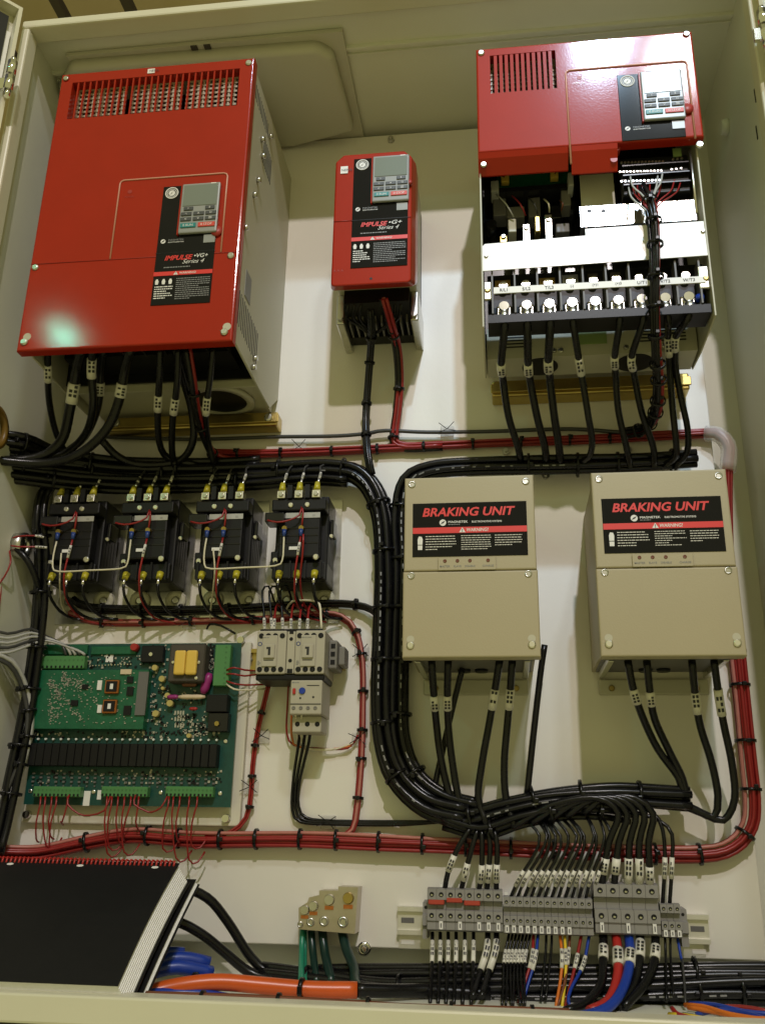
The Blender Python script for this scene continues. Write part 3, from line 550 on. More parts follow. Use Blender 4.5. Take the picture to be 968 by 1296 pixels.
# ================================================================== CONTACTORS
def contactor():
    g = thing('contactor', 'black contactor farthest from the cabinet side wall, its base plate shining white', 'contactor', (-.154, 0, .275), 'row of black contactors')
    c = -.154; F = -.09
    MB().box(c-.050, c+.053, -.004, -.0006, .246, .452).build('base_plate', 'zinc', g)
    for k, xx in enumerate((c-.030, c+.030)):
        MB().ring((xx, -.0045, .283), (0, -1, 0), .007, .017, .004, 18).build('mounting_ear', 'drive_beige', g); MB().screw(xx, .283, -.0045, .0065, .005).build('mounting_screw', 'zinc', g)
    MB().rbox(c-.040, c+.043, -.064, -.0045, .298, .436, .003).build('body', 'blk', g)
    MB().rbox(c-.030, c+.034, -.085, -.0645, .330, .402, .003).build('coil_housing', 'blk', g)
    MB().rbox(c-.0445, c-.033, -.07, -.0645, .318, .345, .002).build('aux_tab', 'blk', g)
    up = MB().rbox(c-.042, c+.043, F, -.0645, .4045, .423, .002).build('upper_terminal_deck', 'blk', g)
    lo = MB().rbox(c-.040, c+.041, -.075, -.0646, .300, .326, .002).build('lower_terminal_deck', 'blk', g)
    for k in range(3):
        xx = c-.0275+k*.0275
        t = MB().rbox(xx-.0065, xx+.0065, F-.004, F+.012, .4235, .436, .001).build('terminal_plate', 'tin', up); MB().cyl((xx, F-.0043, .4295), (xx, F-.007, .4295), .004, .0035, 8).build('terminal_screw', 'zinc', t)
        MB().cyl((xx, F+.003, .437), (xx+random.uniform(-.002, .002), F+.010, .452), .0058, .0042, 10).build('crimp_sleeve', 'yellow_sleeve', up); MB().cyl((xx, F+.0105, .4525), (xx, F+.016, .462), .0024, .0022, 8).build('ferrule', 'tin', up)
        MB().cyl((xx, -.0755, .309), (xx, -.081, .300), .0060, .0045, 10).build('crimp_sleeve', 'yellow_sleeve', lo); MB().cyl((xx, -.0815, .2995), (xx, -.083, .290), .0026, .0024, 8).build('ferrule', 'tin', lo)
        if k < 2: MB().box(xx+.010, xx+.0175, F-.004, F+.02, .4235, .445).build('divider', 'blk', up)
    for k in range(4): MB().box(c-.036+k*.0235, c-.033+k*.0235, -.079, -.0752, .299, .327).build('lower_divider', 'blk', lo)
    for k in range(5): MB().box(c-.0405, c+.0435, -.058+k*.010, -.0555+k*.010, .3275, .4040).build('body_rib', 'blk', g)
    for k in range(3): MB().box(c-.028, c+.032, -.0858, -.0852, .352+k*.012, .3535+k*.012).build('housing_groove', 'blk_gloss', g)
    for xx in (c-.012, c+.014): MB().screw(xx, .413, F, .0042, .003).build('deck_screw', 'tin', up)
    MB().box(c-.020, c+.034, -.0865, -.0853, .393, .4015).build('rating_strip', 'sheath', g)
    text('CONTACTOR' if False else '00', c+.022, .395, -.0868, .003, 'print_grey', g)
    for xx, zz in ((c-.036, .330), (c+.030, .330)): MB().screw(xx, zz, -.0706 if xx < c else -.0852, .0048, .004).build('side_screw', 'tin', g)
    MB().box(c-.012, c+.001, -.0866, -.0853, .342, .347).build('white_tag', 'print', g)
    MB().rbox(c+.0435, c+.050, -.055, -.025, .375, .40, .002).build('aux_contact', 'blk_gloss', g)
    MB().screw(c+.047, .372, -.056, .0035, .003).build('aux_screw', 'tin', g)
    MB().rbox(c-.050, c-.020, -.098, -.0655, .384, .3995, .002).build('suppressor', 'blk_gloss', g)
    for xx in (c-.019, c+.007):
        MB().cyl((xx, -.0853, .376), (xx, -.095, .374), .004, .004, 8).build('coil_post', 'brass', g); MB().cyl((xx, -.094, .372), (xx, -.094, .361), .0036, .0030, 8).build('coil_crimp', 'blue_sleeve', g)
    return g
ct = contactor(); CD = [0, -.1217, -.2434, -.365]
copy_tree(ct, (CD[1], 0, .001), 'black contactor with a dark green suppressor block on its side')
copy_tree(ct, (CD[2], 0, .002), 'black contactor second from the cabinet side wall')
copy_tree(ct, (CD[3], 0, .003), 'black contactor closest to the cabinet side wall and grommet')
# ================================================================== CIRCUIT BOARD
pb = thing('circuit_board', 'green relay board on a white tray beside the contactors and red wires', 'circuit board', (-.40, 0, -.055))
MB().rbox(-.577, -.236, -.012, -.0006, -.058, .216, .002).build('mounting_tray', 'tray', pb)
BX0, BX1, BZ0, BZ1, BY = -.566, -.2465, -.032, .2105, -.030
brd = MB().box(BX0, BX1, BY, BY+.002, BZ0, BZ1).build('main_board', 'pcb', pb)
for (u, v) in ((306, 811), (36, 1031), (287, 1036), (60, 815)):
    p = at(u, v, .012); MB().cyl((p.x, -.0122, p.z), (p.x, -.020, p.z), .0065, .0055, 12).build('standoff_screw', 'chrome', pb)
def comp(name, u0, v0, u1, v1, h, m, r=.001, par=None):
    a, b = at(u0, v0, .030+h), at(u1, v1, .030+h); X0, X1 = sorted((a.x, b.x)); Z0, Z1 = sorted((a.z, b.z))
    return MB().rbox(X0, X1, BY-h, BY-.0001, Z0, Z1, r, 1).build(name, m, par or brd)
db = comp('daughter_board', 49, 848, 181, 923, .016, 'pcb2', .0005); DY = BY-.016
def conn(u0, v0, u1, v1, k, vert=False):
    c = comp('screw_connector', u0, v0, u1, v1, .014, 'conn', .001); a, b = at(u0, v0, .044), at(u1, v1, .044)
    for i in range(k):
        t = (i+.5)/k
        if vert: MB().disc(a.x+(b.x-a.x)*.72, a.z+(b.z-a.z)*t, BY-.0144, .0016, 8).build('connector_hole', 'conn_d', c)
        else:
            MB().disc(a.x+(b.x-a.x)*t, a.z+(b.z-a.z)*.35, BY-.0144, .0015, 8).build('connector_hole', 'conn_d', c)
            x = a.x+(b.x-a.x)*t; MB().box(x-.0014, x+.0014, BY-.0146, BY-.0141, b.z+.001, b.z+.0045).build('connector_slot', 'blk', c)
conn(54, 830, 106, 846, 10); conn(43, 995, 101, 1009, 12); conn(129, 995, 186, 1009, 12); conn(210, 995, 269, 1009, 12); conn(273, 816, 289, 868, 8, True)
comp('header_strip', 56, 816, 110, 828, .006, 'pcb2'); comp('header_strip', 116, 818, 172, 828, .004, 'pcb2')
hp = MB()
for i in range(13): p = at(118+i*4.0, 842.5-i*.15, .032); hp.cyl((p.x, BY-.0002, p.z), (p.x, BY-.003, p.z), .0011, .0011, 6)
hp.build('header_pins', 'tin', brd, 'stuff')
comp('paper_tag', 136, 818, 143, 838, .001, 'print', .0002)
rc = at(170, 818, .04); MB().cyl((rc.x, BY, rc.z-.001), (rc.x, BY-.012, rc.z-.001), .0068, .0055, 12).build('red_capacitor', 'redcap', brd)
comp('black_module', 180, 817, 206, 838, .010, 'blk'); p = at(191, 828, .042); MB().cyl((p.x, BY-.0101, p.z), (p.x, BY-.0125, p.z), .003, .003, 8).build('trimmer', 'tin', brd)
tr = comp('transformer', 216, 815, 257, 863, .026, 'lam', .002)
a, b = at(222, 823, .062), at(248, 854, .062); MB().rbox(a.x, (a.x+b.x)/2-.0003, BY-.034, BY-.0262, b.z, a.z, .003).build('coil', 'ylw', tr); MB().rbox((a.x+b.x)/2+.0003, b.x, BY-.034, BY-.0262, b.z, a.z, .003).build('coil', 'ylw', tr)
for (u, v) in ((219, 838), (251, 838), (248, 858)): p = at(u, v, .058); MB().screw(p.x, p.z, BY-.0262, .0028, .002).build('transformer_screw', 'tin', tr)
for (u, v, r_) in ((196, 845, .0046), (205, 859, .0048), (206, 899, 0), (212, 880, .0042), (215, 890, .0050), (197, 903, .0050), (206, 871, .0026), (239, 931, .0034)):
    if r_: p = at(u, v, .04); MB().cyl((p.x, BY, p.z), (p.x, BY-.011, p.z), r_, r_*.96, 12).build('capacitor', 'elco', brd)
p = at(240, 866, .036); MB().rbox(p.x-.012, p.x+.012, BY-.009, BY-.0002, p.z-.0035, p.z+.0035, .003).build('film_capacitor', 'brown_w', brd)
def blob(name, u0, v0, u1, v1, r_, m, d=.040):
    a, b = at(u0, v0, d), at(u1, v1, d); q = [a+(b-a)*(i/6) for i in range(7)]; MB().tube(q, [r_*k for k in (.5, .9, 1, .9, 1, .9, .5)], 10).build(name, m, brd)
blob('varistor', 266, 852, 257, 878, .0072, 'purple'); blob('heat_shrink_lead', 226, 882, 260, 882, .0038, 'cream'); blob('heat_shrink_lead', 212, 882, 226, 882, .0036, 'purple'); blob('resistor', 240, 897, 250, 897, .0026, 'redcap')
comp('power_relay', 262, 879, 287, 901, .018, 'blk', .001); comp('power_relay', 264, 902, 288, 926, .015, 'blk_gloss', .001)
p = at(275, 916, .046); MB().cyl((p.x, BY-.0152, p.z), (p.x, BY-.019, p.z), .0042, .0038, 6).build('relay_screw', 'brass', brd)
for (u, v) in ((142, 869), (139, 894)):
    p = at(u, v, .05); c = MB().rbox(p.x-.0112, p.x+.0112, DY-.005, DY-.0001, p.z-.0105, p.z+.0105, .001, 1).build('chip_socket', 'copper', db)
    MB().box(p.x-.0085, p.x+.0085, DY-.0065, DY-.0051, p.z-.008, p.z+.008).build('chip', 'blk', c); MB().box(p.x-.002, p.x+.003, DY-.0068, DY-.0066, p.z-.004, p.z+.004).build('chip_label', 'print', c)
for (u0, v0, u1, v1, m) in ((161, 856, 168, 864, 'blk'), (161, 869, 168, 880, 'blk'), (157, 893, 165, 905, 'blk'), (153, 847, 166, 853, 'cream'), (124, 861, 128, 873, 'print'), (124, 892, 128, 902, 'print'), (104, 866, 111, 872, 'blk'), (90, 886, 98, 893, 'blk'), (176, 850, 183, 905, 'term_d')):
    a, b = at(u0, v0, .049), at(u1, v1, .049); MB().box(a.x, b.x, DY-.0025, DY-.0001, b.z, a.z).build('chip', m, db)
sm = MB()
for i in range(480):
    if i < 300:
        t = random.random(); u = (62+t*45 if random.random() < .55 else 78-t*12+random.gauss(0, 6)); v = (855+random.gauss(0, 4)+t*12 if u > 78 and random.random() < .7 else 862+t*52+random.gauss(0, 3))
    else: u, v = random.uniform(58, 172), random.uniform(850, 918)
    if not (52 < u < 175 and 850 < v < 919): continue
    p = at(u, v, .048); s_ = random.uniform(.0005, .0012); sm.box(p.x-s_, p.x+s_, DY-.0012, DY-.0001, p.z-s_*.7, p.z+s_*.7)
sm.build('surface_components', 'smd', db, 'stuff')
sm = MB(); sd_ = MB()
for i in range(620):
    u, v = random.choice(((random.uniform(186, 260), random.uniform(868, 930)), (random.uniform(46, 280), random.uniform(975, 992)), (random.uniform(46, 280), random.uniform(926, 934)), (random.uniform(110, 200), random.uniform(828, 845)), (random.uniform(225, 262), random.uniform(905, 930)), (random.uniform(258, 272), random.uniform(815, 850)), (random.uniform(192, 214), random.uniform(816, 930))))
    p = at(u, v, .031); s_ = random.uniform(.0006, .0019); (sm if random.random() < .5 else sd_).box(p.x-s_, p.x+s_, BY-.0018, BY-.0001, p.z-s_, p.z+s_)
for i in range(4):
    for j in range(3): p = at(222+i*3.4, 902+j*8, .031); sm.box(p.x-.0013, p.x+.0013, BY-.0004, BY-.0001, p.z-.003, p.z+.003)
sm.build('board_components', 'smd', brd, 'stuff'); sd_.build('board_components', 'blk', brd, 'stuff')
lm = MB(); xa, xb = at(44, 946, .03).x, at(280, 940, .03).x; zl = at(160, 936, .033).z; zr1, zr0 = at(160, 941, .047).z, at(160, 970, .047).z
for i in range(24):
    x = xa+(xb-xa)*(i+.5)/24; w2 = (xb-xa)/48*.93
    MB().rbox(x-w2, x+w2, BY-.017, BY-.0002, zr0, zr1, .0008, 1).build('relay', 'blk', brd)
    MB().cyl((x, BY-.0002, zl), (x, BY-.005, zl), .0020, .0016, 8).build('indicator_lamp', 'led', brd)
    for dz in (.010, .016, .022): lm.box(x-.002, x+.002, BY-.003, BY-.0002, zr0-dz-.0015, zr0-dz+.0010)
    lm.cyl((x, BY-.0002, zr0-.028), (x, BY-.002, zr0-.028), .0013, .0013, 6)
lm.build('diode_rows', 'term_d', brd, 'stuff')
for (u, v) in ((46, 929), (285, 938), (38, 1001), (203, 1003), (278, 1004), (118, 1002)): p = at(u, v, .033); MB().screw(p.x, p.z, BY, .0032, .002).build('board_screw', 'tin', brd)
for (u0, v0, u1, v1) in ((107, 1001, 113, 1020), (124, 1000, 128, 1012)): comp('paper_tag', u0, v0, u1, v1, .001, 'print', .0002)
# ================================================================== REVERSING CONTACTOR AND OVERLOAD
dr = thing('din_rail', 'short yellow zinc mounting rail behind the paired beige contactors', 'rail', (-.18, 0, .165))
a = at(316, 825, .01); MB().box(-.245, -.088, -.004, -.0006, .172, .205).box(-.245, -.088, -.010, -.0041, .199, .205).box(-.245, -.088, -.010, -.0041, .172, .178).build('rail_profile', 'brass', dr)
MB().screw(-.238, .1885, -.004, .004, .003).build('rail_screw', 'zinc', dr)
rv = thing('contactor_pair', 'pair of interlocked beige contactors snapped on the short yellow rail', 'contactor', (-.155, -.05, .15))
for xa, xb in ((-.206, -.1615), (-.1485, -.104)):
    h = MB().rbox(xa, xb, -.090, -.0105, .1525, .2165, .002).build('housing', 'iec', rv)
    MB().rbox(xa+.009, xb-.013, -.0925, -.0901, .163, .209, .001).build('front_plate', 'iec', h)
    sl = MB().rbox(xa+.012, xb-.016, -.0955, -.0926, .175, .195, .001).build('actuator', 'iec', h)
    MB().box(xa+.019, xa+.0225, -.0959, -.0956, .179, .191).box(xa+.0165, xa+.019, -.0959, -.0956, .188, .191).build('actuator_mark', 'print_blk', sl); MB().box(xa+.0125, xa+.027, -.0928, -.0926, .1715, .1728).build('print_line', 'print_blk', h)
    MB().ring((xa+.005, -.0901, .1965), (0, -1, 0), .0022, .0032, .0003, 16).build('maker_mark', 'blue_sleeve', h)
    for k in range(4):
        for z in (.2085, .159): MB().ring((xa+.0065+k*.0105, -.0901, z), (0, -1, 0), .0030, .0040, .0006, 12).disc(xa+.0065+k*.0105, z, -.0902, .0031).build('terminal_hole', 'blk', h)
    fine(xa+.010, xb-.014, .2045, .2065, 1, -.0929, 'print_grey', h); fine(xa+.003, xa+.008, .165, .172, 3, -.0905, 'print_grey', h)
lk = MB().rbox(-.161, -.149, -.088, -.0106, .1535, .2155, .001).build('interlock', 'iec', rv)
for z in (.204, .172): MB().disc(-.155, z, -.0883, .0028).build('interlock_hole', 'blk', lk)
MB().box(-.158, -.152, -.0884, -.0881, .2115, .2155).box(-.159, -.151, -.0884, -.0881, .1535, .160).build('interlock_clip', 'blk', lk)
MB().rbox(-.2045, -.110, -.082, -.045, .2167, .2205, .001).build('upper_busbar', 'blk', rv); MB().rbox(-.206, -.104, -.086, -.02, .144, .1523, .002).build('lower_shroud', 'blk', rv)
ax = MB().rbox(-.1038, -.091, -.060, -.012, .165, .2075, .002).build('auxiliary_block', 'iec_d', rv); MB().rbox(-.0908, -.081, -.050, -.014, .172, .200, .002).build('auxiliary_block', 'iec_d', rv)
for k in range(3): MB().box(-.1005, -.094, -.0606, -.0601, .171+k*.012, .178+k*.012).build('auxiliary_slot', 'blk', ax)
ov = thing('overload_relay', 'beige overload relay with blue dial and red button hanging under the contactor pair', 'relay', (-.129, -.05, .085))
ob = MB().rbox(-.152, -.1055, -.090, -.025, .0945, .1435, .002).build('housing', 'iec', ov)
MB().cyl((-.1345, -.0901, .128), (-.1345, -.0925, .128), .0048, .0045, 20).build('dial', 'blue_w', ob); MB().rbox(-.1485, -.144, -.0925, -.0901, .123, .1315, .001).build('reset_button', 'bigred', ob)
MB().box(-.128, -.110, -.0904, -.0901, .1350, .1362).build('print_line', 'print_blk', ob); MB().box(-.151, -.1065, -.0905, -.0901, .1085, .1098).build('print_line', 'print_blk', ob)
MB().disc(-.137, .1175, -.0903, .0016, 8).disc(-.118, .119, -.0903, .0020, 4).build('print_mark', 'print_blk', ob); fine(-.150, -.128, .1385, .1415, 1, -.0903, 'print_grey', ob)
for k in range(4): MB().ring((-.146+k*.0105, -.0901, .1035), (0, -1, 0), .0014, .0028, .0005, 10).disc(-.146+k*.0105, .1035, -.0902, .0015, 8).build('aux_terminal', 'iec_d', ob)
lo = MB().rbox(-.150, -.1075, -.076, -.030, .071, .0943, .002).build('lower_terminals', 'iec', ov)
for k in range(3): MB().disc(-.1425+k*.0145, .0825, -.0763, .0036).build('terminal_hole', 'blk', lo)
# ================================================================== GROUND LUG
gl = thing('ground_lug', 'stepped aluminium ground lug with four clamp screws above the orange cable', 'ground lug', (-.10, 0, -.20))
def gp_(u, v, d=.04): q = at(u, v, d); return (q.x, q.z)
MB().prism([gp_(378, 1176), gp_(378, 1149), gp_(389, 1142), gp_(391, 1136), gp_(404, 1133), gp_(404, 1127), gp_(428, 1127), gp_(428, 1122), gp_(453, 1123), gp_(449, 1182)], -.040, -.001).build('lug_body', 'alu', gl)
for (u, v, r_) in ((385, 1152, .0065), (396, 1147, .0068), (416, 1139, .0075), (440, 1137, .0080)):
    x, z = gp_(u, v, .046); MB().cyl((x, -.0402, z), (x, -.0455, z), r_, r_*.85, 14).build('clamp_screw', 'zinc' if u < 430 else 'brass', gl); MB().box(x-r_*.8, x+r_*.8, -.0415, -.0402, z-r_*1.7, z-r_*1.05).build('copper_strand', 'copper', gl)
for (u, v, r_) in ((380, 1170, .0040), (393, 1167, .0055), (410, 1166, .0065), (434, 1167, .0072)):
    x, z = gp_(u, v, .041); MB().ring((x, -.0402, z), (0, -1, 0), r_*.55, r_, .002, 16).disc(x, z, -.0404, r_*.56).build('wire_screw', 'zinc', gl)
# ================================================================== TERMINAL STRIP
tr_ = thing('din_rail', 'long slotted zinc mounting rail carrying the grey terminal blocks', 'rail', (.2, 0, -.2))
MB().box(-.002, .418, -.006, -.0006, -.196, -.160).box(-.002, .418, -.012, -.0061, -.166, -.160).box(-.002, .418, -.012, -.0061, -.196, -.190).build('rail_profile', 'rail', tr_)
MB().box(.0, .41, -.004, -.0007, -.214, -.1962).build('rail_support', 'rail', tr_)
for x in (.012, .403): MB().rbox(x-.009, x+.009, -.0066, -.0061, -.1815, -.1745, .0002, 1).build('rail_slot', 'term_d', tr_); MB().rbox(x-.009, x+.009, -.0046, -.0041, -.209, -.203, .0002, 1).build('rail_slot', 'panel', tr_)
def tblock(x, w_, zt, zb, dep, r_, name='terminal_block'):
    H = zt-zb; g = thing(name, 'x', 'terminal block', (x+w_/2, -.012, zb))
    prof = [(-.0122, zb+.003), (-.0122, zt-.004), (-dep*.80, zt), (-dep, zt-H*.04), (-dep, zt-H*.28), (-dep*.86, zt-H*.30), (-dep*.86, zt-H*.50), (-dep*1.04, zt-H*.52), (-dep*1.04, zt-H*.76), (-dep*1.0, zt-H*.80), (-dep*1.0, zb+H*.04), (-dep*.9, zb)]
    bd = MB().prism(prof, x+.0002, x+w_-.0002, 'x').build('housing', 'term', g)
    for z, yy in ((zt-H*.16, -dep), (zt-H*.64, -dep*1.04)):
        s = MB().ring((x+w_/2, yy-.0001, z), (0, -1, 0), r_*.75, r_, .0004, 12).disc(x+w_/2, z, yy-.0003, r_*.8).build('screw_hole', 'blk', bd); MB().add([(x+w_/2-r_*.5, yy-.0006, z-r_*.5), (x+w_/2+r_*.4, yy-.0006, z-r_*.6), (x+w_/2+r_*.5, yy-.0006, z-r_*.05), (x+w_/2-r_*.3, yy-.0006, z+r_*.1)], [(0, 1, 2, 3)]).build('screw', 'zinc', s)
    return g, bd
def tags(g, x, w_, zt, zb, dep, lo=True, up=False):
    H = zt-zb
    if lo:
        t = MB().box(x-.0024, x+.0024, -dep*1.05-.001, -dep*1.04, zb+H*.05, zb+H*.235).build('marker_tag', 'print', g); MB().box(x-.0006, x+.0006, -dep*1.05-.0014, -dep*1.05-.0011, zb+H*.09, zb+H*.19).build('tag_print', 'print_blk', t)
    if up: MB().box(x-.0022, x+.0022, -dep*.83, -dep*.62, zt+.0002, zt+.0042).build('marker_tag', 'print', g)
BP = {}
ordn = ('first', 'second', 'third', 'fourth', 'fifth', 'sixth', 'seventh', 'eighth', 'ninth', 'tenth', 'eleventh', 'twelfth', 'thirteenth')
def brow(key, x, w_, cnt, zt, zb, dep, r_, what, lows, ups, grp):
    out = []
    for i in range(cnt):
        if i == 0: g, bd = tblock(x, w_, zt, zb, dep, r_); BP[key] = g
        else: g = copy_tree(BP[key], (w_*i, 0, 0))
        g['label'] = '%s, %s from the ground lug' % (what, ordn[i]); g['group'] = grp; out.append(g)
    for i in range(cnt):
        ORG[out[i].name] = ORG[BP[key].name]+Vector((w_*i, 0, 0))
        if i in lows or i in ups: tags(out[i], x+w_*(i+.5), w_, zt, zb, dep, i in lows, i in ups)
    return out
brow('a', .0435, .01262, 8, -.132, -.186, .060, .0031, 'medium grey terminal block under the orange jumpers', (1, 3, 5, 6, 7), (1, 3, 5, 6, 7), 'medium terminal blocks')
brow('b', .1450, .0090, 13, -.140, -.187, .060, .0021, 'small grey terminal block in the middle of the strip', range(10), range(10), 'small terminal blocks')
brow('c', .2640, .0167, 5, -.120, -.184, .062, .0036, 'large grey terminal block with thick cables', (0, 2, 4), (0, 1, 2, 3, 4), 'large terminal blocks')
brow('e', .3488, .0086, 3, -.144, -.186, .058, .0022, 'small grey terminal block beside the bare rail end', (0, 1, 2), (), 'end terminal blocks')
for i, (x, zz, t) in enumerate(((.0450, -.1535, 'nearest the ground lug'), (.0695, -.1505, 'in the middle and raised'), (.0930, -.1535, 'nearest the small terminal blocks'))):
    tag(MB().rbox(x, x+.0215, -.0605, -.0525, zz, zz+.0065, .001, 1).build('jumper_bar', 'jumper'), 'orange red jumper bar across two terminal blocks, '+t, 'jumper', 'jumper bars')
for x, l in ((.0365, 'grey end clamp on the rail beside the orange jumpers'), (.3750, 'grey stepped end clamp beside the bare slotted rail end')):
    e = thing('end_clamp', l, 'end clamp', (x, -.02, -.19)); MB().prism([(-.0122, -.150), (-.045, -.152), (-.045, -.165), (-.052, -.167), (-.052, -.180), (-.046, -.182), (-.046, -.197), (-.0122, -.197)], x, x+.0066 if x < .1 else x+.009, 'x').build('housing', 'term', e); MB().disc(x+.004, -.158, -.0453, .0022, 8).build('screw_hole', 'blk', e)
# ================================================================== MANUALS
def book(label, c0, sx, w_, h_, thick, lean_, yaw_, m, coil, bend=0.0):
    g = thing('manual', label, 'manual', c0); R = Matrix.Rotation(yaw_, 4, 'Z') @ Matrix.Rotation(-lean_, 4, 'X'); c0 = Vector(c0)
    def T(x, y, z): # x along spine, y into the book, z up the page ; pages sag
        s = bend*math.sin(min(1, max(0, z/h_))*math.pi)
        return c0+R @ Vector((x, y-s, z))
    def slab(xa, xb, ya, yb, za, zb, name, mm, par, k=10):
        b = MB()
        for i in range(k):
            z0_, z1_ = za+(zb-za)*i/k, za+(zb-za)*(i+1)/k
            b.add([T(x, y, z) for x in (xa, xb) for y in (ya, yb) for z in (z0_, z1_)], [(0, 1, 3, 2), (4, 6, 7, 5)]+[(0, 4, 5, 1), (2, 3, 7, 6)]+([(0, 2, 6, 4)] if i == 0 else [])+([(1, 5, 7, 3)] if i == k-1 else []))
        return b.build(name, mm, par)
    slab(sx, sx+w_, 0, .0012, 0, h_, 'front_cover', m, g); fan = .0011 if coil else .0004
    for q in range(10): slab(sx+.002, sx+w_-.002+q*fan, .0013+(thick-.0026)*q/10, .0013+(thick-.0026)*(q+.995)/10, .002, h_-.002, 'page_section', 'paper', g, 8)
    slab(sx, sx+w_+10*fan, thick-.0012, thick, 0, h_, 'back_cover', 'blk', g)
    if coil:
        n_ = int(w_/.0062); pts = []
        for i in range(n_*8+1): t = i/8; pts.append(T(sx+.004+t*.0061, thick/2-math.cos(t*2*math.pi)*(thick/2+.005), h_-.002+math.sin(t*2*math.pi)*.0070))
        MB().tube(pts, .0015, 5).build('spiral_binding', 'bigred', g)
        for xx in (.055, .155, .26): MB().add([T(sx+xx+.005*math.cos(k*.785), -.0006, h_-.012+.0028*math.sin(k*.785)) for k in range(8)], [tuple(range(8))]).build('punched_dot', 'print', g)
    return g
book('black covered manual with red spiral binding leaning in the cabinet', (-.2845, -.299, -.2315), -.29, .29, .216, .030, .955, 0, 'black_cover', True, .006)
book('second thinner manual tucked behind the spiral bound one', (-.2700, -.272, -.2560), -.25, .25, .222, .009, .955, 0, 'blk', False, .004)
# ================================================================== CABLES
bundle('cable_loom', 'thick black cable trunk sweeping from under the closed drive down past the braking unit', [(-22, 575, .16), (40, 588, .11), (110, 596, .06), (200, 602, .04), (330, 598, .036), (420, 594, .036), (460, 606, .036), (482, 648, .036), (488, 720, .036), (487, 800, .034), (485, 880, .034), (488, 935, .034), (503, 982, .036), (540, 1018, .042), (590, 1032, .05)], 7, .0062, ['cable'], (.06, .16, .25, .33, .41, .5, .57, .64, .71, .78, .85, .92), dash=(.45, .95))
bundle('cable_loom', 'black cable trunk running under the open drive and turning down beside the braking unit', [(880, 581, .03), (800, 587, .036), (700, 589, .036), (600, 591, .036), (545, 596, .036), (515, 612, .036), (506, 655, .034), (508, 720, .032), (507, 800, .03), (505, 880, .03), (507, 935, .032), (524, 980, .036), (560, 1010, .042), (605, 1024, .05)], 6, .0056, ['cable'], (.05, .13, .2, .28, .5, .58, .66, .74, .82, .9), dash=(.2, .9))
bundle('cable_bundle', 'black cables lying along the top of the trunk beside the cabinet side wall', [(-22, 556, .17), (30, 562, .14), (70, 578, .09), (150, 590, .055), (260, 592, .04), (330, 588, .038)], 4, .0062, ['cable'], (.15, .4, .7))
bundle('cable_bundle', 'black cables crossing low in front of the contactor tops', [(-22, 596, .15), (40, 603, .11), (110, 611, .07), (200, 614, .05), (300, 611, .045), (390, 604, .04), (440, 606, .04)], 4, .0056, ['cable'], (.2, .45, .7))
tag(MB().ring((-.6088, -.208, .509), (1, 0, 0), .026, .034, .010, 28).build('bushing', 'amber'), 'amber plastic bushing in the side wall above the black cables', 'bushing')
# closed drive leads
g1 = 'power cables below the closed drive'
def dl(lbl, pts, r, sl=(), m='cable'): return wire('power_cable', lbl, 'cable', pts, r, m, g1, sl)
dl('black cable at the outer corner of the closed drive, single white marker', [(61, 440, .235), (61, 470, .20), (63, 510, .15), (73, 552, .10), (92, 580, .06), (130, 592, .05)], .0052, ((.14, .27),))
dl('thick black cable with white marker looping back to the side wall', [(104, 440, .235), (97, 470, .20), (89, 518, .165), (78, 558, .14), (50, 578, .14), (0, 584, .16), (-20, 585, .17)], .0078, ((.25, .35),))
dl('black cable with high white marker below the closed drive', [(118, 440, .235), (116, 470, .20), (118, 515, .16), (108, 550, .12), (80, 575, .10), (40, 582, .12)], .0062, ((.10, .24),))
dl('black cable half hidden behind the marked ones below the closed drive', [(132, 440, .22), (128, 470, .18), (124, 515, .14), (108, 552, .10), (85, 572, .08)], .0062, ((.3, .42),))
dl('thick printed black cable curving widest toward the side wall', [(166, 440, .235), (158, 470, .20), (150, 510, .17), (134, 545, .15), (100, 575, .14), (60, 586, .14), (10, 584, .16), (-20, 580, .18)], .0074, ((.2, .29),))
dl('black cable dropping into a tight loop under the closed drive', [(203, 440, .225), (202, 480, .19), (200, 520, .14), (202, 560, .09), (214, 580, .06), (250, 588, .045)], .0055, ((.34, .46),))
dl('black marked cable inside the tight loop under the closed drive', [(226, 440, .225), (224, 490, .18), (219, 530, .13), (218, 570, .08), (222, 592, .05)], .0055, ((.42, .55),))
dl('black marked cable next to the beige side of the closed drive', [(270, 440, .225), (266, 480, .19), (261, 518, .15), (263, 555, .09), (272, 590, .05)], .0050, ((.42, .56),))
dl('black looped cable hanging slack below the closed drive terminals', [(128, 556, .10), (150, 578, .07), (180, 588, .06), (225, 584, .055), (244, 560, .08), (243, 520, .12), (232, 480, .17), (222, 440, .22)], .0062)
bundle('control_cable', 'black control cable with red tracer leaving the closed drive', [(236, 438, .235), (243, 480, .20), (250, 525, .14), (262, 562, .08), (274, 578, .04), (300, 586, .035)], 3, .0038, ['cable', 'cable', 'red_w'], (.3, .55, .8), cat='cable')
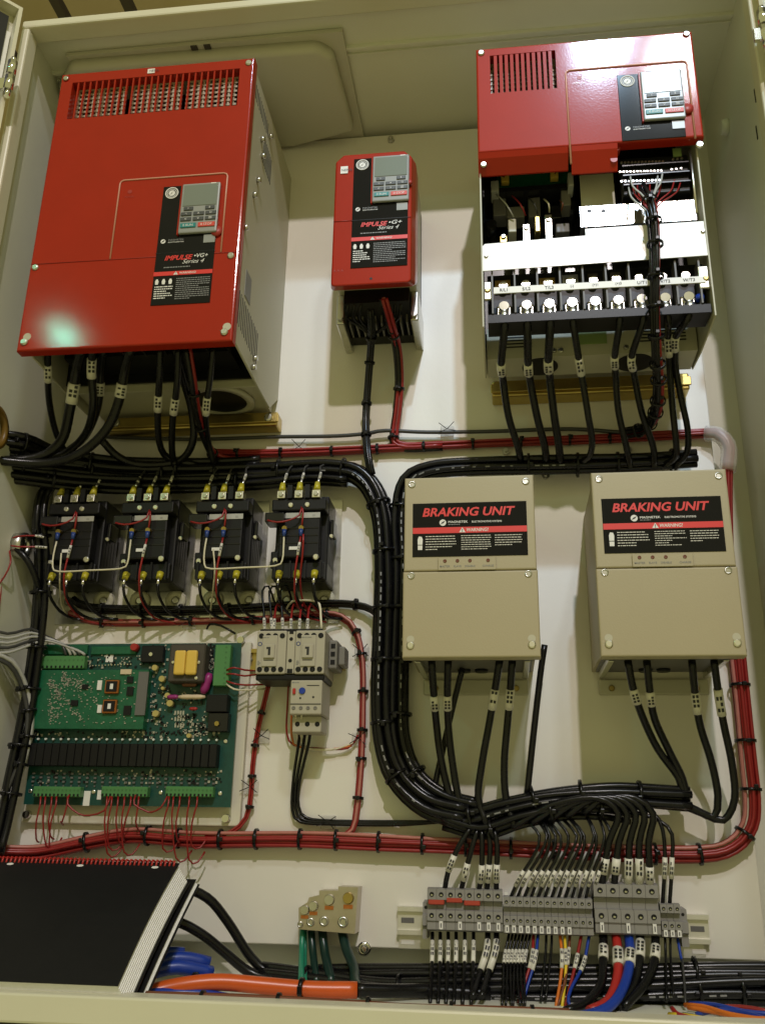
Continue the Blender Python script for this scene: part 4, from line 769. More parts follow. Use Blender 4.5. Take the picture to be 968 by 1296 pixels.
# open drive leads
g3 = 'power cables below the open drive'
L3 = [([(633, 417), (634, 460), (636, 479), (643, 526), (655, 565), (659, 584)], .0056, 'R/L1'), ([(667, 413), (668, 460), (670, 479), (679, 526), (689, 565), (691, 586)], .0058, 'S/L2'), ([(693.5, 413), (693.5, 456), (695, 476), (701, 526), (707, 565), (709, 588)], .0060, 'T/L3'), ([(725, 410), (732, 453), (735.5, 474), (744, 526), (749, 559), (745, 578), (733, 586)], .0050, 'minus'), ([(778.5, 406), (777.5, 451), (778.5, 471), (782, 519), (793, 569), (797, 590)], .0050, '(+)3'), ([(802, 407), (799, 451), (802, 474), (811.6, 522), (826, 565), (828, 590)], .0050, 'U/T1'), ([(843, 405), (845, 420), (846, 443), (847, 466), (850, 509), (855, 559), (854.6, 578), (842, 588)], .0050, 'V/T2'), ([(861, 400), (854.6, 426), (854, 443), (854.6, 466), (861, 502), (869.5, 542), (869, 572), (856, 588)], .0050, 'W/T3')]
for i, (pp, r, nm) in enumerate(L3):
    ti = (0, 1, 2, 3, 5, 6, 7, 8)[i]; m_ = len(pp); pts = [Vector((TX[ti], -.250, .626)), Vector((TX[ti]+(0 if i < 6 else (.002 if i == 6 else -.004)), -.250, .612))]
    for k, (u, v) in enumerate(pp):
        if k == 0: continue
        t = k/(m_-1); pts.append(at(u, v, .245*(1-t)**1.15+.045*t))
    wire('power_cable', 'black cable with white marker hanging from the %s terminal' % nm, 'cable', pts, r, 'cable', g3, ((.30, .43) if i < 3 else (.28, .42) if i != 6 and i != 7 else (.24, .36),), px=False)
bundle('control_cable', 'black braided control cable with red specks down the front of the open drive', [(812, 238, .262), (824, 262, .285), (828, 300, .285), (829, 350, .28), (829, 400, .265), (831, 450, .225), (833, 490, .17), (829, 522, .12), (815, 542, .06), (790, 548, .035)], 5, .0032, ['cable', 'cable', 'cable', 'red_w', 'cable'], (.1, .18, .27, .36, .45, .53, .6, .67, .74, .81, .88, .95), jit=.35, cat='cable')
for i, (u, v, c) in enumerate(((800, 232, 'red_w'), (806, 233, 'red_w'), (812, 233, 'red_w'), (817, 231, 'red_w'), (822, 232, 'red_w'), (836, 230, 'red_w'), (853, 228, 'red_w'), (861, 230, 'red_w'), (797, 222, 'sheath'), (838, 218, 'sheath'), (795, 236, 'sheath'), (832, 222, 'sheath'))):
    wire('control_wire', '%s control wire at the open drive, %s along its terminal rows' % (('thin red' if c == 'red_w' else 'bare grey'), ordn[i]), 'wire', [(u, v, .253), (u+(820-u)*.15, v+14, .272), (u+(823-u)*.7, v+28, .283), (826, 274, .283)], .0012 if c == 'red_w' else .0014, c, 'control wires of the open drive', n=6)
# small drive leads
bundle('cable_bundle', 'three black wires tied together dropping from the small drive', [(468, 392, .12), (470, 420, .09), (467, 470, .04), (463, 530, .03), (465, 575, .045), (470, 600, .045)], 3, .0034, ['cable'], (.2, .38, .58, .8))
bundle('control_cable', 'sheathed cable with red wires dropping from the small drive', [(485, 378, .14), (494, 410, .10), (502, 440, .05), (505, 480, .03), (503, 515, .02), (499, 545, .014), (499, 560, .012), (515, 566, .012), (560, 564, .012)], 4, .0030, ['red_w', 'cable', 'pink_w', 'red_w'], (.2, .5, .75), cat='cable')
wire('sheath', 'black sheath around the red wires below the small drive', 'sheath', [(492, 408, .098), (502, 440, .05), (505, 480, .03), (504, 496, .026)], .0066, 'cable', None)
for i, u in enumerate((441, 449, 457, 500, 507)): wire('drive_lead', 'short black lead under the small drive, %s of five' % ordn[i], 'wire', [(u, 385, .12), (u-2, 402, .10), (u+(470-u)*.4, 412, .085), (470, 425, .07)], .0022, 'cable', 'short leads of the small drive', n=6)
wire('grey_cable', 'grey cable running level above the red wire bundle', 'cable', [(132, 553, .012), (240, 556, .012), (345, 553, .012), (420, 552, .012), (462, 549, .013), (488, 545, .014), (540, 547, .012), (620, 546, .012), (720, 543, .012), (790, 547, .02), (815, 541, .05)], .0034, 'cable_grey')
bundle('wire_bundle', 'red wire bundle running level between the closed and open drives', [(268, 574, .012), (330, 574, .010), (420, 571, .010), (500, 567, .010), (620, 561, .010), (760, 555, .010), (885, 549, .012), (908, 550, .02), (922, 566, .024), (920, 600, .022), (922, 700, .016), (928, 800, .014)], 7, .0026, ['red_w', 'red_w', 'pink_w', 'red_w', 'red_w'], (.05, .12, .19, .26, .33, .39, .46, .53, .58), jit=.25)
wr = wire('spiral_wrap', 'translucent plastic wrap around the red bundle at the cabinet corner', 'cable wrap', [(893, 549, .012), (908, 550, .02), (920, 562, .024), (922, 578, .0235), (920, 596, .022)], .0125, 'wrap', n=14)
# main red bundle
bundle('wire_bundle', 'thick red wire bundle turning the lower corner and running level under the circuit board', [(926, 780, .014), (932, 835, .015), (938, 890, .015), (945, 960, .015), (950, 1010, .015), (947, 1045, .015), (926, 1071, .015), (885, 1081, .015), (780, 1079, .015), (700, 1076, .015), (600, 1071, .015), (490, 1066, .015), (380, 1062, .015), (250, 1062, .015), (170, 1057, .016), (110, 1066, .02), (50, 1078, .03), (0, 1078, .05), (-22, 1078, .07)], 14, .0028, ['red_w', 'red_w', 'pink_w', 'red_w', 'red_w', 'red_w', 'white_w', 'red_w', 'red_w', 'red_w'], (.04, .08, .13, .18, .22, .27, .31, .36, .41, .46, .505, .55, .595, .64, .68, .72, .76, .80, .84, .9), jit=.25)
# harnesses between contactors and board
bundle('wire_bundle', 'black wire bundle running level below the four contactors', [(92, 758, .018), (115, 769, .014), (200, 772, .012), (300, 770, .012), (400, 764, .012), (450, 765, .014), (476, 776, .022), (483, 800, .03)], 5, .0026, ['cable'], (.1, .22, .35, .5, .64, .76, .88), jit=.3)
bundle('wire_bundle', 'red wire bundle under the contactors turning down beside the overload relay', [(88, 776, .010), (130, 788, .008), (250, 786, .008), (330, 784, .008), (400, 777, .008), (432, 780, .008), (451, 800, .008), (459, 840, .008), (459, 900, .008), (457, 960, .008), (452, 1020, .009), (446, 1050, .012), (430, 1060, .014)], 5, .0022, ['red_w', 'red_w', 'white_w', 'red_w', 'pink_w'], (.08, .18, .28, .4, .5, .56, .62, .68, .74, .8, .86, .93), jit=.3)
bundle('wire_bundle', 'thin red wire bundle dropping between circuit board and beige contactors', [(341, 862, .02), (334, 890, .010), (325, 930, .008), (320, 970, .008), (318, 1005, .008), (312, 1035, .010), (292, 1054, .014), (260, 1060, .016)], 4, .0019, ['red_w', 'red_w', 'white_w', 'red_w'], (.22, .38, .55, .7), jit=.3)
for i, off in enumerate((0, 4, 8)): wire('motor_lead', 'black lead from the overload relay bending level at the bottom, %s of three' % ordn[i], 'wire', [(381+off*1.6, 912, .062), (378+off*1.6, 940, .03), (371+off, 990, .012), (370+off, 1025-off*.5, .010), (380+off, 1040-off*.6, .010), (420, 1043-off*.5, .010), (500, 1044-off*.5, .012), (560, 1040, .04)], .0024, 'cable', 'overload relay leads', n=6)
for i, (pts, m) in enumerate((([(366, 850, .03), (364, 890, .02), (363, 928, .012), (372, 943, .010), (400, 947, .010), (440, 947, .010), (453, 930, .009)], 'red_w'), ([(371, 862, .05), (369, 930, .016), (378, 945, .012), (410, 949, .011), (445, 944, .010)], 'orange_t'), ([(374, 903, .085), (376, 930, .04), (384, 946, .016), (420, 949, .012), (447, 940, .010)], 'white_w'), ([(382, 903, .085), (381, 930, .04), (390, 947, .016), (425, 948, .012)], 'white_w'))):
    wire('control_wire', 'thin %s wire looping under the overload relay, %s of four' % ({'red_w': 'red', 'orange_t': 'orange', 'white_w': 'white'}[m], ordn[i]), 'wire', pts, .0015, m, 'overload relay control wires', n=6)
for i, (u, m) in enumerate(((334, 'cable'), (343, 'cable'), (357, 'cable'), (347, 'red_w'), (368, 'red_w'), (379, 'red_w'), (389, 'red_w'), (407, 'white_w'))):
    up = {'cable': [(u+1, 797, .07), (u, 775, .06), (u-2, 748, .05), (u+6, 742, .05), (u+12, 758, .03), (u+16, 768, .016)], 'red_w': [(u, 797, .07), (u+1, 778, .055), (u+4, 765, .04), (u+12, 772, .02), (u+22, 780, .010)], 'white_w': [(407, 797, .075), (406, 780, .07), (404, 764, .06), (392, 760, .05), (370, 761, .04), (362, 772, .02)]}[m]
    wire('contactor_lead', 'thin %s wire entering the top of the beige contactor pair, %s of eight' % ({'cable': 'black', 'red_w': 'red', 'white_w': 'white'}[m], ordn[i]), 'wire', up, .0018, m, 'wires on top of the beige contactors', ((.05, .22),) if m != 'white_w' else (), n=6)
wire('contactor_lead', 'red wire running from the shiny contactor coil to the beige contactors', 'wire', [(384, 676, .095), (383, 700, .09), (380, 730, .075), (382, 755, .05), (388, 772, .03), (392, 782, .012)], .0016, 'red_w')
# contactor wiring
cn = ('shiny plate contactor', 'green block contactor', 'second contactor', 'contactor nearest the side wall')
for j in range(4):
    c = -.154+CD[j]; dz = .001*j
    for k in range(3):
        xx = c-.0275+k*.0275
        wire('supply_wire', 'thin dark wire above the %s, %s terminal' % (cn[j], ordn[k]), 'wire', [(xx, -.073, .462+dz), (xx+.001, -.068, .474+dz), (xx+.003*(1-k), -.055, .49+dz), (xx+.006, -.045, .498+dz)], .0016, 'cable_grey', 'wires above the contactors', ((.0, .25),), px=False, n=6)
        wire('load_wire', 'black wire below the %s, %s terminal' % (cn[j], ordn[k]), 'wire', [(xx, -.083, .291+dz), (xx, -.075, .275+dz), (xx+.004, -.045, .258+dz), (xx+.016, -.02, .251+dz), (xx+.034, -.014, .2505+dz)], .0024, 'cable', 'wires below the contactors', px=False, n=6)
    wire('coil_wire', 'red coil wire hanging from the %s' % cn[j], 'wire', [(c+.007, -.094, .361+dz), (c+.004, -.096, .33+dz), (c+.001, -.094, .30+dz), (c-.002, -.07, .27+dz), (c+.006, -.03, .252), (c+.035, -.010, .246)], .0016, 'red_w', 'red coil wires', ((.08, .18),), px=False, n=6)
    wire('suppressor_lead', 'red lead across the %s from its suppressor' % cn[j], 'wire', [(c-.045, -.099, .386+dz), (c-.03, -.101, .382+dz), (c-.012, -.099, .385+dz), (c+.004, -.097, .394+dz), (c+.006, -.094, .408+dz), (c+.009, -.095, .398+dz), (c+.008, -.094, .378+dz)], .0015, 'red_w', 'suppressor leads', px=False, n=6)
for j, l in ((0, 'white link wire between the two contactors away from the wall'), (2, 'white link wire between the two contactors nearest the wall')):
    ca, cb_ = -.154+CD[j+1]-.019, -.154+CD[j]-.019
    wire('link_wire', l, 'wire', [(cb_, -.094, .361), (cb_+.001, -.097, .34), (cb_, -.097, .322), (cb_-.010, -.097, .314), ((ca+cb_)/2, -.097, .312), (ca+.012, -.097, .311), (ca+.001, -.097, .318), (ca-.001, -.096, .34), (ca, -.094, .361)], .0014, 'white_w', 'white link wires', px=False, n=6)
wire('link_wire', 'white wire dropping from the green block contactor to the red bundle', 'wire', [(270, 695, .094), (272, 720, .09), (270, 745, .07), (267, 770, .03), (266, 785, .012)], .0013, 'white_w', n=6)
wire('link_wire', 'white wire dropping from the contactor nearest the side wall', 'wire', [(78, 700, .094), (76, 735, .085), (78, 765, .03), (85, 778, .012)], .0013, 'white_w', n=6)
# board wiring
for i, (u, v2) in enumerate(((52, 1062), (58, 1070), (66, 1058), (72, 1074), (86, 1040), (136, 1080), (142, 1072), (150, 1066), (158, 1078), (166, 1060), (176, 1050), (214, 1074), (220, 1086), (228, 1062), (240, 1088), (250, 1070))):
    dx = random.uniform(-9, 9); lp = v2 > 1069
    wire('board_wire', 'thin red wire looping below the circuit board, %s of sixteen' % (ordn+('fourteenth', 'fifteenth', 'sixteenth'))[i], 'wire', [(u, 1008, .043), (u-1, 1020, .048), (u-5+dx*.4, 1040, .046), (u-4+dx, v2, .036)]+([(u+7+dx, v2+3, .032), (u+16+dx, v2-10, .026)] if lp else [(u+dx*1.2, v2+4, .026)]), .0013, 'red_w', 'red wires below the circuit board', n=6)
for i, (a, b, z) in enumerate(((88, 140, 1030), (172, 212, 1026))): wire('board_jumper', 'red wire slung between two green connectors, %s from the side wall' % ordn[i], 'wire', [(a, 1006, .044), (a-2, 1018, .05), (a+12, z, .048), ((a+b)/2, z+2, .046), (b-8, z-4, .048), (b, 1008, .044)], .0013, 'red_w', 'red slung jumpers', n=6)
for i, (v, m, e) in enumerate(((848, 'red_w', (326, 849)), (853, 'red_w', (327, 853)), (862, 'red_w', (338, 866)), (866, 'white_w', (336, 872)))):
    wire('board_wire', '%s wire leaving the vertical green connector toward the rail, %s one' % ('red' if m == 'red_w' else 'white', ordn[i]), 'wire', [(287, v, .044), (296, v-3+i*3, .05), (310, v+i*2.5, .04), (e[0], e[1], .02)], .0014, m, 'wires of the vertical connector', n=6)
wire('black_pigtail', 'short black wire with crimp above the circuit board corner', 'wire', [(262, 796, .014), (266, 790, .02), (280, 792, .02), (298, 802, .02)], .0018, 'cable', n=6)
for i, v in enumerate((800, 808, 816, 824, 832)): wire('signal_cable', 'grey cable reaching the upper board corner, %s down' % ordn[i], 'cable', [(-20, v-8, .12), (10, v+2-i*2, .10), (40, v-4-i*3, .07), (60, 806+i*1.2, .05), (78+i*5, 815+i*2, .045), (84+i*6, 829, .044)], .0022, 'sheath' if i % 3 else 'cable_grey', 'grey cables at the board corner', n=6)
bundle('cable_bundle', 'grey cables curving down past the edge of the circuit board', [(-22, 826, .12), (12, 838, .09), (30, 870, .06), (37, 910, .05), (30, 955, .05), (12, 1000, .055), (-5, 1040, .06)], 6, .0034, ['sheath', 'sheath', 'cable_grey', 'sheath', 'sheath', 'cable_grey'], (.3, .45, .6, .75))
bundle('cable_loom', 'black cable trunk running down the side wall past the circuit board', [(72, 606, .07), (56, 625, .075), (50, 660, .08), (53, 700, .07), (52, 750, .06), (48, 800, .055), (40, 860, .05), (30, 920, .05), (18, 980, .055), (6, 1040, .06), (-4, 1080, .07)], 4, .0058, ['cable'], (.2, .35, .5, .62, .75, .88))
fit = thing('conduit_fitting', 'metal conduit ring in the side wall with red wires and black cable', 'conduit fitting', (-.605, -.09, .34))
MB().ring((-.6088, -.085, .358), (1, 0, 0), .012, .021, .016, 24).build('lock_ring', 'zinc', fit); MB().cyl((-.6088, -.085, .358), (-.606, -.085, .358), .0119, .0119, 16).build('throat', 'blk', fit)
wire('black_cable', 'black cable emerging from the conduit ring', 'cable', [(14, 690, .095), (28, 700, .10), (42, 722, .09), (50, 752, .065), (52, 790, .055)], .0052, 'cable')
for i, pts in enumerate(([(10, 685, .10), (22, 679, .105), (45, 678, .10), (56, 680, .095)], [(10, 690, .10), (25, 692, .11), (45, 692, .10), (60, 693, .095)], [(4, 690, .11), (0, 710, .115), (2, 740, .11), (-2, 780, .11)], [(12, 694, .10), (14, 712, .115), (6, 730, .115), (-5, 745, .115)], [(8, 683, .11), (-2, 700, .115), (-4, 740, .115)])): wire('control_wire', 'thin red wire at the conduit ring, %s of five' % ordn[i], 'wire', pts, .0014, 'red_w', 'red wires at the conduit ring', ((.8, .97),) if i < 2 else (), n=6)
# braking unit cables
gb = 'braking unit cables'
for lbl, pts, s in (
    ('black cable at the trunk side of the first braking unit', [(546, 836, .13), (549, 880, .10), (552, 915, .07), (557, 955, .055), (567, 1000, .05), (582, 1035, .055)], (.24, .35)),
    ('second black cable of the first braking unit, beside the trunk side one', [(567, 836, .13), (566, 880, .10), (567, 915, .075), (571, 955, .06), (579, 1005, .055), (590, 1040, .055)], (.24, .35)),
    ('dark cable slanting behind the first two braking unit cables', [(585, 846, .07), (574, 890, .05), (560, 950, .04), (550, 1000, .035), (552, 1030, .04)], None),
    ('third marked cable of the first braking unit', [(632, 836, .13), (625, 880, .10), (619, 915, .08), (610, 965, .065), (605, 1010, .06), (616, 1044, .065)], (.22, .36)),
    ('fourth marked cable of the first braking unit, nearest the loose black rod', [(648, 836, .13), (645, 880, .10), (642, 915, .08), (638, 965, .065), (640, 1010, .06), (652, 1048, .065)], (.22, .36)),
    ('black marked cable slanting from the second braking unit to the lower trunk', [(794, 836, .13), (801, 872, .11), (813, 908, .085), (832, 948, .06), (858, 984, .05), (866, 1010, .05)], (.22, .36)),
    ('second slanting marked cable of the second braking unit', [(818, 836, .13), (822, 875, .11), (828, 910, .085), (846, 950, .06), (863, 985, .05), (869, 1014, .05)], (.20, .34)),
    ('marked cable of the second braking unit making an inner loop', [(875, 836, .13), (880, 885, .10), (886, 920, .08), (900, 965, .06), (908, 1008, .05), (903, 1034, .045), (882, 1026, .045), (850, 1010, .045)], (.19, .31)),
    ('marked cable of the second braking unit making the outer loop by the red bundle', [(903, 836, .13), (909, 880, .10), (915, 915, .08), (926, 968, .06), (929, 1012, .05), (915, 1038, .045), (890, 1030, .045), (850, 1014, .045)], (.18, .30))):
    wire('power_cable', lbl, 'cable', pts, .0052 if s else .0044, 'cable', gb, (s,) if s else ())
wire('loose_cable', 'straight loose black rod standing up beside the first braking unit', 'cable', [(689, 816, .06), (684, 850, .055), (676, 920, .05), (667, 1004, .05)], .0046, 'cable')
bundle('cable_loom', 'black cable trunk arching over the terminal strip', [(545, 1020, .04), (585, 1034, .05), (640, 1020, .055), (700, 1008, .055), (770, 1004, .055), (830, 1008, .05), (872, 1011, .045)], 6, .0055, ['cable'], (.2, .45, .62, .85), jit=.4, dash=(.2, .8))
bundle('cable_loom', 'lower black cable group sagging toward the small terminal blocks', [(560, 1040, .045), (610, 1052, .055), (660, 1036, .06), (720, 1024, .06), (770, 1024, .055), (800, 1030, .05)], 5, .0046, ['cable'], (.3, .6, .85), jit=.4)
# wires into the strip from above
gt = 'wires entering the terminal strip from above'
for i, (p0, p1, p2, p3) in enumerate((((598, 1044), (580, 1072), (567, 1103), (563, 1124)), ((606, 1044), (598, 1070), (589, 1103), (584, 1124)), ((609, 1046), (610, 1070), (609, 1106), (606, 1126)), ((617, 1046), (620, 1070), (618, 1105), (616, 1126)), ((624, 1046), (629, 1070), (628, 1105), (628, 1126)))):
    wire('strip_cable', 'black marked cable entering the medium terminal blocks from above, %s of five' % ordn[i], 'cable', [(*p0, .06), (*p1, .065), (*p2, .06), (*p3, .05)], .0036, 'cable', gt, ((.58, .82),))
for i in range(13):
    ub = 643.5+i*8.75; ut = ub+36-i*1.2; m = 'cable' if i % 3 else 'cable'
    wire('strip_wire', 'thin black marked wire entering the small terminal blocks from above, %s one' % ordn[i], 'wire', [(ut-10+random.uniform(-8, 8), 1036+random.uniform(-4, 6), .058), (ut+2+random.uniform(-3, 3), 1058, .07), (ut-4, 1082, .07), (ub+13-i*.5, 1112, .062), (ub, 1141, .050)], .0021, m, gt, ((.64, .86),), n=6)
    if i % 2 == 0: wire('strip_wire', 'thin pale wire beside the small terminal block wires, %s one' % ordn[i], 'wire', [(ut+2, 1078, .064), (ub+18-i*.5, 1108, .056), (ub+4, 1140, .048)], .0015, 'sheath', gt, n=6)
for i, u in enumerate((763, 778, 795, 809, 822)):
    ut = 772+i*11
    wire('strip_cable', 'thick black marked cable entering the large terminal blocks from above, %s of five' % ordn[i], 'cable', [(650+i*22, 1046-i*4, .065), (700+i*16, 1018-i*2, .072), (755+i*12, 1010, .075), (ut+10, 1030, .075), (ut+2+(u-ut)*.4, 1065, .07), (u, 1106, .062), (u-1, 1127, .05)], .0046, 'cable', gt, ((.84, .95),))
for i, u in enumerate((840, 849)): wire('strip_wire', 'black marked wire entering the end terminal blocks from above, %s of two' % ordn[i], 'wire', [(790, 1020+i*4, .05), (825+i*8, 1028+i*10, .055), (838+i*12, 1050+i*6, .06), (841+i*9, 1085, .06), (u, 1112, .056), (u-2, 1143, .048)], .0026, 'cable', gt, ((.68, .84),), n=6)
# wires leaving the strip below
gu = 'wires leaving the terminal strip below'
for i, u in enumerate((547, 557, 567, 577, 588, 599)): wire('strip_wire', 'black marked wire below the medium terminal blocks, %s of six' % ordn[i], 'wire', [(u, 1180, .045), (u, 1203, .06), (u-1, 1235, .095), (u-3, 1272, .13)], .0024, 'cable', gu, ((.18, .46),), n=6)
for i, u in enumerate((616, 627)): wire('strip_cable', 'thicker black marked cable below the medium terminal blocks, %s of two' % ordn[i], 'cable', [(u+1, 1180, .045), (u, 1202, .065), (u-8, 1228, .08), (u-18, 1262, .13)], .0038, 'cable', gu, ((.18, .46),))
for i in range(7): u = 638+i*4.4; wire('strip_wire', 'thin black marked wire below the small terminal blocks, %s of seven' % ordn[i], 'wire', [(644+i*4.5, 1182, .045), (u, 1212, .06), (u-1, 1240, .095), (u+random.uniform(-3, 3), 1272, .13)], .0017, 'cable', gu, ((.25, .42),), n=6)
for lbl, m, pts, r in (('thin red wire crossing below the small terminal blocks', 'red_w', [(675, 1180, .045), (673, 1212, .07), (665, 1240, .085), (655, 1272, .10)], .0021), ('thin blue wire beside the red one below the small terminal blocks', 'blue_w', [(681, 1180, .045), (677, 1214, .07), (669, 1242, .085), (660, 1272, .10)], .0021), ('thin black wire between the blue and orange wires', 'cable', [(691, 1182, .045), (690, 1208, .06), (684, 1268, .10)], .0017), ('another thin black wire next to the orange wire', 'cable', [(698, 1182, .045), (697, 1206, .06), (690, 1268, .10)], .0017), ('orange wire below the small terminal blocks', 'orange_t', [(708, 1180, .045), (711, 1212, .07), (709, 1240, .085), (703, 1275, .11)], .0021), ('yellow wire below the small terminal blocks', 'yellow_w', [(714, 1180, .045), (716, 1222, .075), (714, 1248, .09), (711, 1275, .11)], .0021), ('brown wire beside the yellow wire below the strip', 'brown_w', [(721, 1180, .045), (719, 1210, .065), (714, 1245, .09), (705, 1275, .11)], .0019), ('red wire slanting below the last small terminal blocks', 'red_w', [(736, 1180, .045), (729, 1216, .07), (722, 1245, .09), (715, 1275, .11)], .0022), ('blue wire slanting and hooking below the last small terminal blocks', 'blue_w', [(746, 1180, .045), (738, 1220, .07), (722, 1252, .10), (719, 1268, .115), (726, 1280, .12)], .0022), ('thin black wire below the end terminal blocks beside thick black cable', 'cable', [(841, 1182, .045), (842, 1212, .06), (843, 1268, .11)], .0017), ('black wire with red end below the end terminal blocks', 'cable', [(848, 1182, .045), (848, 1210, .06), (852, 1262, .11)], .0017), ('short blue wire turning black below the end clamp', 'blue_w', [(856, 1182, .045), (861, 1210, .06), (863, 1216, .065)], .0019), ('black wire hanging under the short blue one', 'cable_grey', [(863, 1214, .065), (866, 1250, .09), (867, 1274, .11)], .0016)):
    wire('strip_wire', lbl, 'wire', pts, r, m, gu, ((.30, .46),) if len(pts) > 3 else (), n=6)
for lbl, m, pts in (('thick black marked cable below the large blocks next to the red one', 'cable', [(763, 1182, .045), (763, 1214, .075), (760, 1246, .10), (740, 1270, .13), (715, 1280, .15)]), ('thick red marked cable below the large terminal blocks', 'bigred', [(779, 1182, .045), (782, 1212, .075), (780, 1242, .10), (768, 1268, .13), (745, 1280, .15)]), ('thick blue marked cable below the large terminal blocks', 'blue_w', [(795, 1182, .045), (797, 1212, .08), (789, 1248, .115), (768, 1276, .15), (728, 1288, .17), (700, 1290, .18)]), ('thick black marked cable just past the blue one', 'cable', [(810, 1182, .045), (809, 1212, .075), (802, 1246, .10), (780, 1276, .13)]), ('thick black marked cable nearest the end terminal blocks', 'cable', [(829, 1182, .045), (828, 1214, .075), (816, 1244, .10), (788, 1276, .13)])):
    wire('strip_cable', lbl, 'cable', pts, .0062 if m != 'cable' else .0056, m, gu, ((.19, .30),))
# cables on the cabinet floor
bundle('floor_loom', 'mass of black cables lying along the cabinet floor behind the strip wires', [(330, 1236, .05), (400, 1244, .055), (480, 1252, .06), (560, 1254, .065), (680, 1256, .065), (800, 1254, .065), (990, 1250, .065)], 7, .0062, ['cable'], (.1, .3, .5, .7, .85, .93), jit=.4, dash=(.3, .9))
bundle('floor_loom', 'black cables nearest the panel foot on the cabinet floor', [(400, 1236, .03), (480, 1234, .035), (600, 1234, .04), (760, 1234, .045), (880, 1232, .05), (990, 1232, .05)], 5, .0060, ['cable'], (.3, .6, .85))
wire('orange_cable', 'fat orange cable tied down on the cabinet floor beside the manuals', 'cable', [(165, 1268, .22), (200, 1254, .20), (240, 1246, .19), (280, 1243, .18), (330, 1247, .17), (390, 1252, .16), (452, 1253, .15)], .0098, 'orange_w', n=14)
wire('black_cable', 'fat black cable continuing from the orange cable end', 'cable', [(450, 1253, .15), (490, 1254, .13), (540, 1254, .10), (620, 1258, .085)], .0085, 'cable', n=12)
for i, (t, v) in enumerate(((246, 1243), (381, 1250))):
    p = at(t, v, .17); o = MB().ring(p-Vector((.002, 0, 0)), (1, 0, -.05), .0099, .0118, .005, 18).rbox(p.x-.002, p.x+.004, p.y-.016, p.y-.010, p.z-.006, p.z+.004, .001).build('cable_tie', 'cable'); tag(o, 'black cable tie around the orange cable, %s' % ('nearer the manuals', 'below the green wire')[i], 'cable tie', 'orange cable ties')
for i, pts in enumerate(([(160, 1232, .17), (196, 1222, .15), (215, 1214, .14), (240, 1214, .13), (265, 1220, .12)], [(165, 1240, .18), (200, 1228, .16), (225, 1224, .15), (250, 1228, .14), (268, 1232, .13)], [(160, 1225, .16), (192, 1214, .14), (212, 1207, .13), (232, 1208, .12)], [(184, 1258, .22), (220, 1257, .20), (260, 1259, .19), (300, 1266, .18)])): wire('blue_cable', 'fat blue cable beside the manuals, %s from the panel down' % ordn[(1, 2, 0, 3)[i]], 'cable', pts, .0088 if i < 3 else .006, 'blue_w', 'blue cables', n=12)
for i, pts in enumerate(([(190, 1128, .10), (225, 1122, .09), (262, 1136, .075), (288, 1166, .06), (318, 1212, .05), (345, 1234, .05), (385, 1246, .06)], [(170, 1170, .12), (220, 1166, .10), (255, 1182, .085), (285, 1206, .07), (315, 1230, .06), (350, 1242, .06)])): wire('black_cable', 'thick black cable arching out from behind the manuals, %s' % ('upper', 'lower')[i], 'cable', pts, .0066, 'cable', 'arching black cables', n=10)
for lbl, m, r, pts in (('bright green wire hanging from the small end of the ground lug', 'green_w', .0042, [(383, 1176, .022), (382, 1205, .035), (381, 1245, .09)]), ('second green wire tight beside the first under the ground lug', 'green_w', .0030, [(386, 1176, .016), (386, 1210, .03), (386, 1245, .085)]), ('dark cable under the ground lug next to the green wires', 'dgreen_w', .0052, [(394, 1178, .02), (396, 1205, .03), (401, 1245, .07)]), ('dark cable under the middle of the ground lug', 'dgreen_w', .0062, [(408, 1178, .02), (411, 1205, .03), (420, 1245, .07)]), ('dark green cable bending away under the big end of the ground lug', 'dgreen_w', .0068, [(433, 1178, .02), (438, 1200, .035), (448, 1225, .06), (450, 1245, .09), (462, 1256, .12)])): wire('ground_cable', lbl, 'cable', pts, r, m, 'ground cables', n=10)
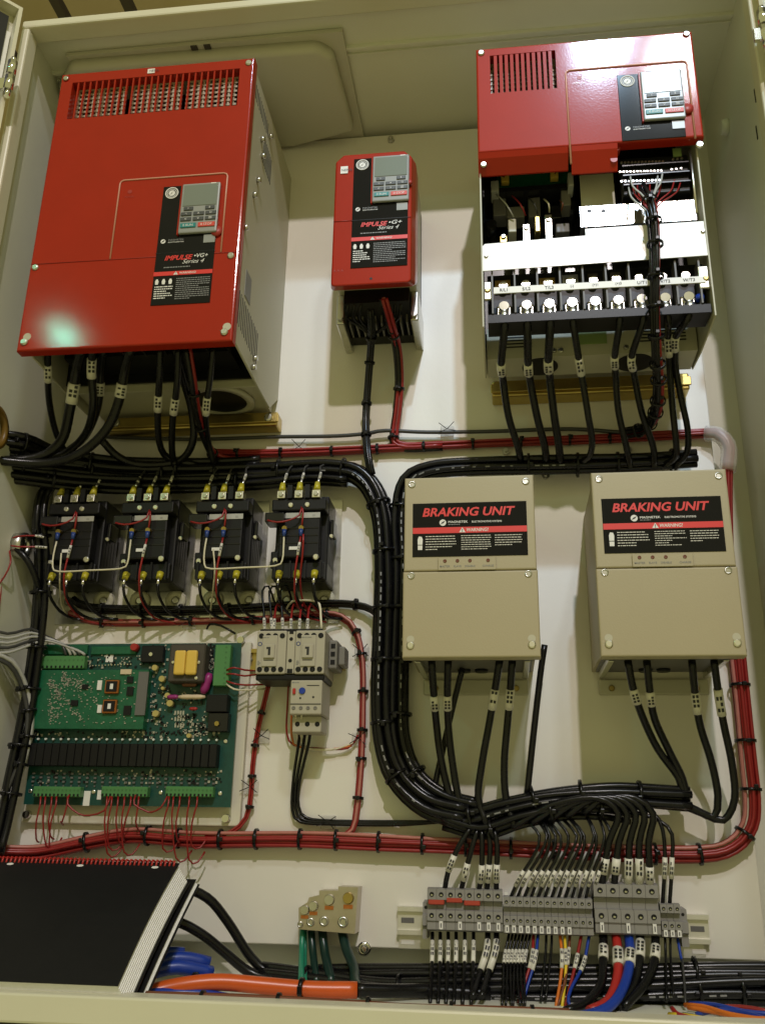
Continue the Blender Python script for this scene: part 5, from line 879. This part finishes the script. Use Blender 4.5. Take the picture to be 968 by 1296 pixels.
bundle('wire_bundle', 'red and orange wires lying just inside the cabinet sill', [(185, 1264, .27), (300, 1268, .27), (420, 1272, .27), (540, 1279, .27), (640, 1284, .265), (720, 1287, .26)], 4, .0034, ['red_w', 'orange_w', 'red_w', 'brown_w'], (.15, .35, .55, .75, .92), jit=.4)
for i, (m, pts) in enumerate((('orange_t', [(866, 1272, .13), (890, 1274, .15), (925, 1284, .18), (975, 1292, .20)]), ('orange_t', [(870, 1275, .14), (900, 1280, .16), (940, 1288, .19), (980, 1290, .2)]), ('blue_w', [(872, 1270, .12), (905, 1272, .14), (940, 1280, .16), (980, 1284, .17)]), ('red_w', [(885, 1278, .13), (920, 1274, .13), (950, 1276, .14), (980, 1282, .15)]), ('yellow_w', [(846, 1284, .15), (870, 1286, .17), (900, 1291, .19)]), ('blue_w', [(880, 1284, .15), (915, 1278, .15), (950, 1284, .17), (985, 1296, .2)]), ('bigred', [(850, 1276, .13), (858, 1284, .16), (880, 1290, .19)]))): wire('loose_wire', '%s wire in the tangle at the cabinet floor corner, %s' % ({'orange_t': 'orange', 'blue_w': 'blue', 'red_w': 'red', 'yellow_w': 'yellow', 'bigred': 'thick red'}[m], ordn[i]), 'wire', pts, .0028, m, 'wires in the floor corner', n=7)
# adhesive tie mounts on the panel
for i, (u, v) in enumerate(((566, 546), (140, 790), (241, 788), (458, 826), (455, 935), (319, 996), (333, 932), (416, 1040), (380, 568))):
    p = at(u, v, 0); g = thing('tie_mount', 'clear square tie mount with splayed tie ends, %s counting from the %s' % (ordn[i], 'level grey cable'), 'tie mount', (p.x, 0, p.z), 'adhesive tie mounts')
    MB().rbox(p.x-.011, p.x+.011, -.004, -.0007, p.z-.011, p.z+.009, .001, 1).build('pad', 'wrap', g)
    for k in range(4):
        a_ = math.radians((35, 145, 215, 325)[k]+random.uniform(-12, 12)); MB().tube([(p.x, -.010, p.z), (p.x+.016*math.cos(a_), -.018, p.z+.014*math.sin(a_))], .0006, 4).build('tie_tail', 'cable', g)
